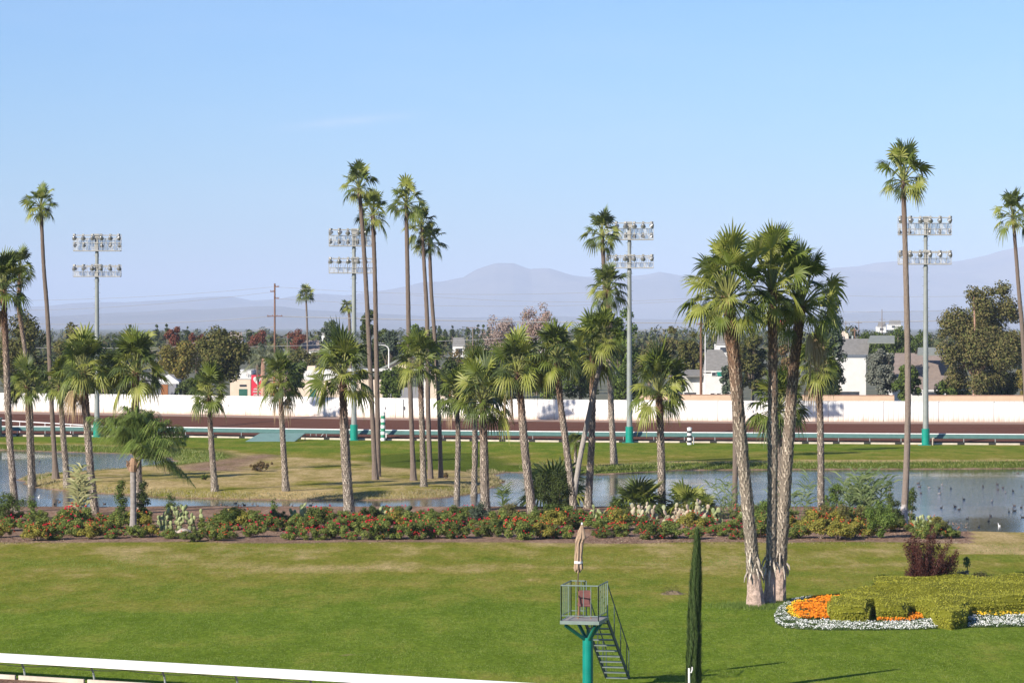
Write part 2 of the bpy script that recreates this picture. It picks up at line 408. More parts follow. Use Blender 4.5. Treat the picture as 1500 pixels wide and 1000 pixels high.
# ------------------------------------------------------------------ hills
RIDGE = [(-900,470),(-300,462),(0,451),(60,452),(130,449),(200,450),(250,443),(300,436),(332,435),(361,442),(401,443),(433,435),(471,431),(500,433),(572,426),(620,419),(648,420),(679,414),(701,405),(728,396.5),(752,396.5),(776,403),(803,401),(829,404.5),(861,408),(925,405),(947,403),(968,399),(1000,405),(1060,404),(1120,400),(1226,392),(1256,390),(1284,384.5),(1310,383),(1350,387),(1397,384),(1434,379),(1457,373),(1500,364),(1560,362),(1900,366),(2500,390)]
M_hill = plain('hill_scrub', (.20,.17,.14), (.11,.10,.08), .95, .0012)
def hills(D0, depth, prof, name, seed, amp):
    nx, ny = 800, 60
    Rx = np.array(prof)
    px = np.linspace(-700, 2200, nx); top = np.interp(px, Rx[:,0], Rx[:,1])
    V = []
    for j in range(ny):
        v = j / (ny - 1)
        Y = D0 + depth * v
        env = math.sin(min(1, v / .6) * math.pi / 2) if v < .6 else math.cos((v - .6) / .4 * math.pi / 2)
        Dr = D0 + depth * .6
        X = (px - 750) / F * Dr
        h = (CAMZ - 1.7 + (HY - top) * Dr / F) * env
        nn = vnoise(X, np.full_like(X, Y), 1500, seed) * .45 + vnoise(X, np.full_like(X, Y), 600, seed+1) * .33 + vnoise(X, np.full_like(X, Y), 260, seed+2) * .22 - .5
        h = h * (1 + amp * nn * (1 - .93 * math.exp(-((v - .6) / .07) ** 2)))
        V.append(np.stack([X, np.full_like(X, Y), np.maximum(h, 0) * (env > .01) + 1.2], 1))
    V = np.concatenate(V); i = (np.arange(ny-1)[:, None]*nx + np.arange(nx-1)[None, :]).ravel()
    m = MB(); m.add(V, np.stack([i, i+1, i+nx+1, i+nx], 1))
    return struct(m.build(name, M_hill, smooth=False))
hills(19000, 5000, RIDGE, 'far_hills', 3, .8)
low = [(-900,474),(0,470),(120,462),(260,455),(420,452),(520,462),(640,466),(800,464),(1000,468),(1180,462),(1300,456),(1500,452),(2500,450)]
hills(12500, 4000, low, 'near_hills', 13, 1.0)

# ------------------------------------------------------------------ palms
def fan_frond(m, o, d, Lp, Rf, droop, r, nseg=17, mat=0, pet=1, spread=105, shut=0.0):
    o = np.array(o, float); d = np.array(d, float); d /= np.linalg.norm(d)
    up = np.array([0,0,1.]); s = np.cross(d, up); ns = np.linalg.norm(s)
    s = s/ns if ns > .05 else np.array([1.,0,0]); nrm = np.cross(s, d)
    tw = r.normal(0, .5); s, nrm = s*math.cos(tw)+nrm*math.sin(tw), nrm*math.cos(tw)-s*math.sin(tw)
    c = o + d*Lp; c[2] -= droop*.18*Lp
    mid = o + d*Lp*.5; mid[2] += .03*Lp
    w = .022
    m.add([o-s*w*1.6, o+s*w*1.6, mid+s*w, mid-s*w, c+s*w*.7, c-s*w*.7, o-nrm*w, mid-nrm*w, c-nrm*w],
          [[0,1,2,3],[3,2,4,5],[1,6,7,2],[2,7,8,4],[6,0,3,7],[7,3,5,8]], pet)
    da = math.radians(spread*2/nseg); ts = np.array([.04,.46,.70,.88,1.05])
    fwd = d - .25*nrm
    bend = r.uniform(.0, .45)
    V = []; Q = []
    for k in range(nseg):
        a = math.radians(-spread) + da*(k+.5); u = abs(a)/math.radians(spread)
        rr = Rf*(1 - .28*u*u)*r.uniform(.92, 1.08)
        dr = math.cos(a)*fwd + math.sin(a)*s + nrm*(.30*u*u - .0)
        dr /= np.linalg.norm(dr); sd_ = np.cross(nrm, dr); sd_ /= (np.linalg.norm(sd_)+1e-9)
        hw = np.array([.04,.50,.40,.22,.02])*rr*math.tan(da/2)*1.0
        dz = droop*Rf*np.clip(ts-.45, 0, 1)**1.5*2.1*r.uniform(.4, 1.6)
        b = len(V)
        for q, t in enumerate(ts):
            p = c + dr*rr*t - nrm*bend*rr*t*t*.35
            p = p - np.array([0,0,dz[q]])
            if q >= 3: p = p - dr*rr*min(.25, dz[q]*.25)
            f = hw[q]*.45
            V += [p - sd_*hw[q] - nrm*f, p, p + sd_*hw[q] - nrm*f]
        for q in range(4):
            a0 = b + q*3
            Q += [[a0, a0+1, a0+4, a0+3], [a0+1, a0+2, a0+5, a0+4]]
    m.add(V, Q, mat)
def make_crown(kind, seed):
    """unit crown: radius about 1"""
    r = np.random.default_rng(seed); m = MB()
    if kind == 'full':   nf, els, Lp, Rf, ns = 46, (86, -38), .54, .52, 15
    elif kind == 'big':  nf, els, Lp, Rf, ns = 56, (87, -44), .62, .42, 19
    elif kind == 'tall': nf, els, Lp, Rf, ns = 33, (84, -44), .54, .48, 13
    elif kind == 'bush': nf, els, Lp, Rf, ns = 26, (80, 8), .50, .62, 17
    else: nf, els, Lp, Rf, ns = 34, (80, -40), .5, .6, 9
    for i in range(nf):
        u = (i + .5)/nf; el = math.radians(els[0] + (els[1]-els[0])*u**1.18 + r.normal(0, 6))
        az = i*2.39996 + r.normal(0, .25)
        d = [math.cos(el)*math.cos(az), math.cos(el)*math.sin(az), math.sin(el)]
        sc = r.uniform(.62, 1.15)*(1.0 if u > .2 else 1.0)
        dr = .02 + .5*u*u + r.uniform(0, .3); fm = 2 if r.random() < ((.42 if kind == 'big' else .30) + .12*(u > .7)) else (3 if r.random() < .38 else 0)
        fan_frond(m, [d[0]*.04, d[1]*.04, -.05 + .12*(1-u)], d, Lp*sc, Rf*sc*r.uniform(.85,1.1), dr, r, ns, fm, 1)
    for v_ in m.V: v_[:, 2] = np.where(v_[:, 2] > 0, v_[:, 2]*(1.42 if kind in ('full','big','tall') else 1.0), v_[:, 2])
    me = m.build('crown_src', [M_frond, M_petiole, M_frond_y, M_frond_d]); d = me.data; bpy.data.objects.remove(me); return d
CROWNS = {k: [make_crown(k, 10+i*7+len(k)) for i in range(n_)] for k, n_ in (('full', 9), ('big', 3), ('tall', 6), ('bush', 2), ('far', 2))}
ccount = {k: 0 for k in CROWNS}
def skirt(parent, c, rad, n, seed, side=None):
    r = np.random.default_rng(seed); m = MB()
    for i in range(n):
        az = r.uniform(0, 6.283) if side is None else side + r.normal(0, .5)
        el = R(-58 + r.normal(0, 10)); d = [math.cos(el)*math.cos(az), math.cos(el)*math.sin(az), math.sin(el)]
        fan_frond(m, [0,0,-.1*rad], d, .5*rad, .6*rad, .9, r, 9, 0, 0, 45)
    return tag(m.build('dead_fronds', M_frond_dry, parent, loc=c), 'dry tan dead fronds hanging under the crown')
def palm(label, crown, trunk, w, kind='full', tk='rough', baseD=None, lean=0.0, name='fan_palm', dead=0, deadside=None, group=None, zbase=None, squash=1.0):
    bx, by = trunk[-1]
    D0 = baseD if baseD else gD(by)
    X0 = XX(bx, D0)
    z0 = zbase if zbase is not None else (zg(X0, D0) if D0 < 285 else 0.0)
    def pt(px, py):
        D = D0 + lean*(px-bx)/F*D0
        return P(px, py, D)
    cx, cy, cr = crown
    t0 = thing(name, (X0, D0, z0), label, 'palm tree', group)
    pts = [pt(x, y) for x, y in trunk]; pts[-1] = Vector((X0, D0, z0-.12))
    pts = [(p.x-X0, p.y-D0, p.z-z0) for p in pts][::-1]      # bottom to top
    H = pts[-1][2]; s = D0/F
    n = max(10, int(H/.3)); C = catmull(pts, n)
    wt, wm_, wb = [x*s/2 for x in w]      # top, middle, base radius
    u = np.linspace(0, 1, n)
    hgt = u*H
    rad = np.where(u < .5, wm_ + (wb-wm_)*np.exp(-hgt/(.9 if tk != 'big' else 1.1)), wm_ + (wt-wm_)*(u-.5)*2)
    r = np.random.default_rng(int(abs(cx*13+cy*7)))
    m = MB(); ns = 12
    jit = .05 if tk in ('rough', 'big') else .025
    th = np.linspace(0, 2*np.pi, ns, endpoint=False)
    V = []
    for i in range(n):
        rr = rad[i]*(1+r.normal(0, jit, ns)); 
        if tk == 'smooth' and i % 2: rr = rr*.97
        V.append(np.stack([C[i,0]+rr*np.cos(th), C[i,1]+rr*np.sin(th), np.full(ns, C[i,2])], 1))
    V = np.concatenate(V); Q = []
    for i in range(n-1):
        for j in range(ns):
            a, b = i*ns+j, i*ns+(j+1)%ns; Q.append([a, b, b+ns, a+ns])
    m.add(V, Q, 0)
    if tk in ('rough', 'big'):
        st = .14; k = int(H/st); VV = []; QQ = []
        for i in range(k):
            h = (i+.5)/k
            if tk == 'big' and h*H < 1.55 + r.normal(0, .1): continue
            base = np.array([np.interp(h, u, C[:, q]) for q in range(3)]); rb = np.interp(h, u, rad)
            nst = max(7, int(rb*2*np.pi/.16))
            for j in range(nst):
                if r.random() < .22: continue
                a = (j + .5*(i % 2) + r.normal(0, .12))/nst*2*np.pi
                ww = .5/nst*2*np.pi*r.uniform(.35, .62); out = r.uniform(.02, .08)*(1.5 if h > .75 else 1); hh = r.uniform(.10, .22)
                R0 = rb*1.0
                p1 = base+[R0*math.cos(a-ww), R0*math.sin(a-ww), -.03]; p2 = base+[R0*math.cos(a+ww), R0*math.sin(a+ww), -.03]
                tw = r.normal(0, .08); R1 = R0+out
                p3 = base+[R1*math.cos(a+tw+ww*.35), R1*math.sin(a+tw+ww*.35), hh]; p4 = base+[R1*math.cos(a+tw-ww*.35), R1*math.sin(a+tw-ww*.35), hh]
                p5 = base+[(R0-.02)*math.cos(a+tw), (R0-.02)*math.sin(a+tw), hh*.9]
                b = len(VV); VV += [p1, p2, p3, p4, p5]; QQ += [[b, b+1, b+2, b+3], [b+3, b+2, b+4, b+4]]
        VV = np.array(VV); QQ = np.array(QQ)
        m.add(VV, QQ[0::2], 1); nb = QQ[1::2][:, :3]; m.Fc.append((nb + m.n - len(VV), 1))
        if tk == 'big':                      # loose old leaf bases hanging just above the cleaned foot
            for j in range(16):
                a = r.uniform(0, 6.283); h = r.uniform(1.5, 2.3)/H; base = np.array([np.interp(h, u, C[:, q]) for q in range(3)]); rb = np.interp(h, u, rad)
                dv = np.array([math.cos(a), math.sin(a), 0])
                L_ = r.uniform(.3, .65); m.tube([base+dv*rb, base+dv*(rb+.12)+[0,0,-L_*.5], base+dv*(rb+.16)+[0,0,-L_]], [.05, .045, .02], 5, 1)
    mats = {'rough': [M_core, M_boot], 'big': [M_big_core, M_boot], 'smooth': [M_smooth], 'white': [M_whitebase], 'grey': [M_lean]}[tk]
    m.build('trunk', mats, t0, smooth=False)
    Rc = cr*s
    top = np.array([C[-1,0], C[-1,1], C[-1,2]])
    # crown
    me = CROWNS[kind][ccount[kind] % len(CROWNS[kind])]; ccount[kind] += 1
    o = link('crown', me, t0, (top[0], top[1], top[2])); o.rotation_euler = (0, 0, r.uniform(0, 6.28)); o.scale = (Rc, Rc, Rc*squash)
    if dead: skirt(t0, (top[0], top[1], top[2]), Rc, dead, int(cx), deadside)
    return t0

SK = 'tall slender sky palms'; PG = 'fan palms standing around the pond'
# slender palms   label, crown(cx,cy,r), trunk top->base, widths
palm('tall slender palm leaning left, beside the leftmost light mast', (60,300,29), [(60,303),(64,390),(70,470),(76,600),(82,700)], (5,7,14), 'tall', 'smooth', group=SK)
palm('tall curved palm at far left whose crown overlaps the big left-edge palm', (32,392,28), [(30,395),(28,450),(37,516),(44,580),(49,704)], (6,6,11), 'tall', 'rough', group=SK)
palm('tallest palm of the left central cluster, leaning across the second light mast', (525,265,31), [(526,276),(532,350),(539,470),(545,600),(550,703)], (6,7,13), 'tall', 'smooth', group=SK)
palm('slender palm just right of the tallest central one, crown beside the mast lamps', (548,308,30), [(546,316),(549,400),(551,500),(553,600),(554,698)], (6,7,10), 'tall', 'smooth', group=SK)
palm('straight slender palm in the middle of the cluster of tall palms', (595,292,31), [(595,300),(597,400),(599,500),(602,600),(606,704)], (6,7,13), 'tall', 'smooth', group=SK)
palm('slender palm second from the right of the central cluster, red-brown neck', (618,322,28), [(618,332),(622,400),(626,480),(627,600),(631,701)], (5,7,10), 'tall', 'smooth', group=SK)
palm('rightmost and shortest slender palm of the central cluster', (630,350,27), [(629,356),(632,430),(638,510),(643,600),(646,700)], (5,6,10), 'tall', 'smooth', group=SK)
palm('slender nearly vertical palm just left of the third light mast lamps', (881,338,33), [(882,345),(886,420),(889,480),(893,560),(898,677)], (6,7,9), 'tall', 'smooth', group=SK)
palm('palm on a smooth grey trunk leaning strongly right, crossing an upright trunk', (888,478,36), [(887,498),(875,552),(860,620),(848,680),(837,750)], (6.5,7.5,11), 'full', 'grey', group=PG)
palm('tallest palm right of the flower bed, white painted foot among the shrubs', (1324,250,46), [(1323,265),(1327,400),(1330,560),(1328,680),(1323,770)], (7,9,15), 'tall', 'white', group=SK)
palm('slender palm at the right edge of the view, trunk leaning out of frame', (1483,308,32), [(1484,318),(1492,420),(1500,520),(1508,700)], (5,7,12), 'tall', 'smooth', baseD=230, zbase=None, group=SK)
palm('small distant palm standing alone between utility pole and second light mast', (448,430,14), [(448,431),(450,480),(452,540)], (2.6,3,4), 'far', 'smooth', baseD=480, zbase=1.7, group='distant palms')
palm('small distant palm touching the pole of the second light mast', (508,448,12), [(508,449),(512,470),(514,530)], (4,4.5,5), 'far', 'smooth', baseD=470, zbase=1.7, group='distant palms')
# pond palms
palm('large rough-trunked palm at the left edge of the view', (8,405,44), [(5,425),(8,500),(14,640),(23,750)], (8,9.5,13), 'full', 'rough', dead=3, group=PG)
palm('short full palm on the left tip of the grassy spit, trunk paired with another', (41,552,32), [(39,566),(42,620),(46,705)], (6,8,11), 'full', 'rough', group=PG)
palm('palm with pale rough trunk on the left spit, beside the dark slender trunk', (88,550,34), [(88,566),(92,630),(99,708)], (6,8,13), 'full', 'rough', group=PG)
palm('palm with hanging dead fronds in front of the leftmost light mast', (126,522,46), [(122,545),(126,600),(132,680),(139,752)], (10,10.5,14), 'full', 'rough', dead=4, deadside=R(200), group=PG)
palm('full palm standing behind the feathery queen palm at left', (200,518,50), [(199,545),(199,620),(202,690),(205,752)], (10,11,13), 'full', 'rough', group=PG)
palm('small palm on the spit between the queen palm and the cream shop building', (306,560,34), [(306,578),(309,640),(315,718)], (6,8,13), 'full', 'rough', dead=0, group=PG)
palm('palm on the spit standing before the red banner building', (414,540,38), [(411,560),(413,620),(419,719)], (6.5,8,13), 'full', 'rough', dead=2, group=PG)
palm('stout pale-trunked palm left of the second light mast', (502,520,50), [(502,553),(504,620),(508,700),(513,760)], (10,13.5,20), 'full', 'rough', group=PG)
palm('palm among the slender trunks with a mottled trunk, middle of the spit', (615,515,38), [(615,534),(618,620),(621,713)], (7,8,12), 'full', 'rough', group=PG)
palm('palm with a low drooping crown at the right end of the spit', (662,556,34), [(668,580),(671,640),(669,722)], (6,7.5,12), 'full', 'rough', dead=2, group=PG)
palm('palm with dark shaded trunk on the right tip of the spit', (692,528,42), [(693,565),(696,640),(694,718)], (6,8,12), 'full', 'rough', group=PG)
palm('full low palm with thick trunk in front of the dark trunk on the spit tip', (708,560,48), [(707,588),(709,660),(711,752)], (10,12,18), 'full', 'rough', group=PG)
palm('slightly leaning palm with white trunk foot, left of the dark ivy thicket', (757,520,46), [(758,545),(764,600),(771,680),(780,753)], (9,12,15), 'full', 'rough', dead=3, deadside=R(160), group=PG)
palm('palm rising behind the ivy thicket, left of the crossing trunks', (815,497,44), [(815,525),(821,590),(829,650),(842,753)], (8,9.5,12), 'full', 'rough', group=PG)
palm('upright palm crossed by the leaning grey trunk', (864,488,46), [(868,520),(868,590),(866,660),(861,744)], (8,9.5,14), 'full', 'rough', group=PG)
palm('palm on the far shore with dark upper trunk just left of the third light mast', (889,405,33), [(891,425),(894,500),(895,590),(900,680)], (8,8,13), 'full', 'rough', group=PG)
palm('lone pale-trunked palm with broad crown right of the third light mast', (966,538,50), [(965,575),(968,650),(970,755)], (9,11,13), 'full', 'rough', group=PG)
palm('palm on the shore right of the three giant palms', (1204,512,40), [(1199,540),(1202,640),(1203,754)], (9,9.5,12), 'full', 'rough', dead=2, group=PG)
palm('palm seen between the dark and the right giant trunk, low wide crown', (1134,572,48), [(1139,600),(1142,660),(1143,754)], (6,8,10), 'full', 'rough', group=PG)
palm('thin smooth-trunked palm half hidden behind the left giant palm', (1036,440,34), [(1050,440),(1070,530),(1077,620),(1076,756)], (5,8,9), 'full', 'smooth', dead=2, group=PG)
palm('very young palm on an orange stem on the far shore behind the leaning trunk', (843,642,20), [(843,650),(843,668),(843,684)], (3.5,4,5), 'bush', 'rough', group=PG)
# the three giants
TG = 'three giant palms on the lawn'
palm('leftmost of the three giant palms on the lawn, leaning left', (1062,405,70), [(1066,436),(1073,500),(1085,640),(1098,770),(1108,888)], (18,17.5,30), 'big', 'big', lean=1.0, group=TG)
palm('middle giant palm with a dark shaded straight trunk', (1131,390,66), [(1131,425),(1132,520),(1132,640),(1131,760),(1127,884)], (13,14.5,20), 'big', 'big', baseD=123.5, lean=0, group=TG)
palm('rightmost of the three giant palms, dead fronds hanging at its right', (1180,425,66), [(1174,448),(1163,540),(1154,660),(1145,790),(1139,880)], (14,17,27), 'big', 'big', baseD=125.6, dead=5, deadside=R(-20), group=TG)

# queen palm (feathery)
def feather_crown(m, r, n, L_, els=(75,-25), leafl=.34, arch=.5, nl=34):
    for i in range(n):
        u = (i+.5)/n; el = R(els[0]+(els[1]-els[0])*u + r.normal(0, 7)); az = i*2.39996+r.normal(0, .2)
        h = np.array([math.cos(az), math.sin(az), 0]); d = h*math.cos(el)+np.array([0,0,math.sin(el)])
        pts = []
        ln = L_*r.uniform(.85, 1.1)
        for t in np.linspace(0, 1, 9):
            pts.append(d*ln*t + np.array([0,0,-1])*arch*ln*t**2.1*1.15)
        pts = np.array(pts); m.tube(pts, list(np.linspace(.035, .008, 9)), 4, 1, False)
        side = np.cross(h, [0,0,1])
        V = []; Q = []
        for k in range(nl):
            t = .12+.88*k/nl; q = t*8; i0 = min(int(q), 7); p = pts[i0]+(pts[i0+1]-pts[i0])*(q-i0)
            tg = pts[i0+1]-pts[i0]; tg /= np.linalg.norm(tg)
            for sg in (-1, 1):
                ll = leafl*L_*math.sin(math.pi*min(1, t*.85+.12))*r.uniform(.8, 1.15)
                dv = side*sg*.75+tg*.6+np.array([0,0,r.uniform(-.5,.35)]); dv /= np.linalg.norm(dv)
                w_ = np.cross(dv, [0,0,1]); w_ = w_/(np.linalg.norm(w_)+1e-6)*.013
                a = p; b_ = p+dv*ll*.55; c_ = p+dv*ll-np.array([0,0,ll*.55])
                o_ = len(V); V += [a-w_, a+w_, b_+w_*1.2, b_-w_*1.2, c_+w_*.3, c_-w_*.3]; Q += [[o_,o_+1,o_+2,o_+3],[o_+3,o_+2,o_+4,o_+5]]
        m.add(V, Q, 0)
M_feather = leafmat('feather_frond', [(.08,.13,.025),(.13,.19,.035),(.19,.25,.05),(.26,.31,.09)], .3, .5, .3)
D0 = gD(780); X0 = XX(195, D0)
q = thing('queen_palm', (X0, D0, 0), 'feathery queen palm with a smooth grey trunk in the left of the flower bed', 'palm tree')
zt = ZZ(688, D0); m = MB(); hs = np.linspace(-.1, zt, 22)
m.tube([(.0+.012*math.sin(h_), 0, h_) for h_ in hs], [(.165 + .1*math.exp(-max(h_,0)/.5) + .015*(i%2)) for i, h_ in enumerate(hs)], 12, 0)
m.build('trunk', [plain('queen_bark', (.31,.275,.25), (.20,.175,.155), .9, 5)], q)
m = MB(); m.tube([(0,0,zt-.1),(.0,.0,zt+.3),(.05,0,zt+.7)], [.22,.3,.16], 10)
for j in range(14):
    a = rng.uniform(0, 6.28); m.tube([(.22*math.cos(a), .22*math.sin(a), zt-.1+.3*rng.random()), (.4*math.cos(a), .4*math.sin(a), zt+.3+.3*rng.random())], [.05,.03], 4)
m.build('old_leaf_bases', [plain('queen_boots', (.38,.24,.15), (.2,.12,.08), .9, 8)], q)
m = MB(); feather_crown(m, np.random.default_rng(5), 40, 4.7, (90,42), .27, .36, 74)
o = m.build('crown', [M_feather, M_petiole], q, loc=(.1, 0, zt+.7)); o.rotation_euler = (0, R(9), 0)
m = MB(); rr_ = np.random.default_rng(6)
for k in range(3): feather_crown(m, rr_, 1, 3.6, (25,25), .26, .72, 60)
# long low frond hanging to the right
o = m.build('low_frond', [M_feather, M_petiole], q, loc=(.1, 0, zt+.5))

# ------------------------------------------------------------------ leafy things
def cloud(m, centers, radii, n, size, r, shell=.75, mat=0, asp=.6, flat=1.0, up=.25):
    centers = np.array(centers, float); radii = np.array(radii, float)
    if radii.ndim == 1: radii = np.stack([radii, radii, radii*flat], 1)
    w = (radii[:,0]*radii[:,2]); w = w/w.sum(); idx = r.choice(len(centers), n, p=w)
    d = r.normal(0, 1, (n, 3)); d /= np.linalg.norm(d, axis=1)[:, None]
    rad = shell + (1.06-shell)*r.random(n)**.7
    low = r.random(n) < .12; rad = np.where(low, r.random(n)*.8, rad)
    p = centers[idx] + d*radii[idx]*rad[:, None]
    nv = d + r.normal(0, .55, (n, 3)) + np.array([0,0,up]); nv /= np.linalg.norm(nv, axis=1)[:, None]
    t = np.cross(nv, r.normal(0, 1, (n, 3))); t /= np.linalg.norm(t, axis=1)[:, None]; b = np.cross(nv, t)
    s = size*r.uniform(.6, 1.4, n)[:, None]
    V = np.stack([p - t*s - b*s*asp*.4, p - b*s*asp, p + t*s, p + b*s*asp], 1).reshape(-1, 3)
    Q = np.arange(n*4).reshape(n, 4); m.add(V, Q, mat)
def clumps(r, W, Hh, k, depth=None, shape='round', lobes=None):
    """lumpy crown in a box W x depth x Hh centred on origin -> centres, radii"""
    depth = depth or W*.8; C = []; Rr = []
    while len(C) < k:
        p = r.uniform(-1, 1, 3)
        if shape == 'cone':
            lim = (1-(p[2]+1)/2)*.85+.12
            if math.hypot(p[0], p[1]) > lim: continue
        elif shape == 'column':
            if math.hypot(p[0], p[1]) > .75 - .4*max(0, p[2]): continue
        elif shape == 'wide':
            if math.hypot(p[0], p[1]) > 1 or p[2] > 1-.6*p[0]**2-.4*p[1]**2: continue
        else:
            if np.linalg.norm(p) > 1: continue
        rr = r.uniform(.18, .36)
        C.append([p[0]*W/2*(1-rr*.7), p[1]*depth/2*(1-rr*.7), p[2]*Hh/2*(1-rr*.7)]); Rr.append(rr*min(W, Hh*1.2)/2)
    C.append([0,0,0]); Rr.append(min(W, Hh)*.26)
    return C, Rr
LM = {
 'olive':  leafmat('leaf_olive', [(.05,.06,.015),(.09,.095,.025),(.13,.125,.035),(.17,.14,.05)], .2, .7, .15),
 'dark':   leafmat('leaf_dark', [(.03,.045,.012),(.055,.075,.018),(.085,.105,.026)], .15, .7, .15),
 'green':  leafmat('leaf_green', [(.045,.07,.014),(.08,.115,.022),(.12,.155,.03)], .2, .7, .2),
 'bright': leafmat('leaf_bright', [(.07,.12,.02),(.12,.18,.03),(.18,.23,.05)], .25, .6, .2),
 'grey':   leafmat('leaf_grey', [(.10,.11,.085),(.16,.165,.13),(.22,.22,.18)], .15, .8, .1),
 'greygreen': leafmat('leaf_greygreen', [(.05,.07,.045),(.085,.11,.07),(.12,.14,.09)], .15, .8, .1),
 'yellow': leafmat('leaf_yellow', [(.16,.14,.03),(.22,.19,.05),(.13,.13,.03),(.26,.17,.05)], .25, .7, .15),
 'rust':   leafmat('leaf_rust', [(.16,.10,.045),(.2,.12,.06),(.12,.10,.04),(.10,.10,.04)], .2, .8, .1),
 'red':    leafmat('leaf_red', [(.17,.05,.035),(.22,.07,.045),(.14,.05,.03),(.13,.09,.04)], .2, .8, .1),
 'bare':   leafmat('twigs_bare', [(.26,.19,.16),(.33,.25,.21),(.2,.15,.13)], .0, .9, .05),
 'pink':   leafmat('twigs_pink', [(.36,.24,.2),(.44,.3,.25),(.25,.18,.15),(.2,.2,.12)], .1, .9, .05),
 'brown':  leafmat('leaf_olive_brown', [(.10,.095,.035),(.15,.135,.05),(.20,.16,.065),(.09,.10,.03),(.14,.15,.045)], .2, .8, .1),
}
def tree(label, cx, top, bot, w, D, col, n=2600, shape='round', k=26, name='tree', leaf=.22, trunk=M_bark, gap=.0, zb=1.7, cat='tree', group=None, seed=None, tl=0.12, depth=None, lobes=None):
    """px box: centre x, top y, bottom-of-crown y, width"""
    if D < 420: D = max(D, float(wall_y(XX(cx, D))) + 7)
    s = D/F; X = XX(cx, D); r = np.random.default_rng(seed or int(cx*31+top*7))
    W = w*s; zt_ = ZZ(top, D); zc = max(ZZ(bot, D), zb+.1); Hh = zt_-zc
    t = thing(name, (X, D, zb), label, cat, group)
    C, Rr = clumps(r, W, Hh, k, depth, shape)
    if lobes:
        C, Rr = [], []
        for lx, ly, lr in lobes:
            c0 = np.array([(lx-cx)*s, r.normal(0, .12*W), ZZ(ly, D)-(zc+Hh/2)]); R0 = lr*s
            for q_ in range(max(4, int(lr*.6))):
                d = r.normal(0, 1, 3); d /= np.linalg.norm(d); rr = R0*r.uniform(.42, .62); C.append(list(c0+d*(R0-rr)*r.uniform(.5, 1.05))); Rr.append(rr)
    zc0 = zc+Hh/2-zb
    m = MB(); cloud(m, C, Rr, n, leaf, r, .45, up=.3)
    # stray sprays for an uneven outline
    d = r.normal(0, 1, (k, 3)); d /= np.linalg.norm(d, axis=1)[:, None]
    m.build('crown', LM[col] if isinstance(col, str) else col, t, loc=(0, 0, zc0))
    m = MB(); tr = max(.1, W*.035)
    m.tube([(0,0,-.2),(r.normal(0,.1),0,zc0*.5),(r.normal(0,.2),r.normal(0,.2),zc0)], [tr*1.3, tr, tr*.6], 7)
    for j in range(7):
        c = C[r.integers(len(C))]; m.tube([(0,0,zc0*.45),(c[0]*.5,c[1]*.5,zc0*.75+c[2]*.3),(c[0],c[1],zc0+c[2])], [tr*.6, tr*.35, tr*.12], 5)
    m.build('trunk', trunk, t)
    return t
BG = 'trees behind the track wall'
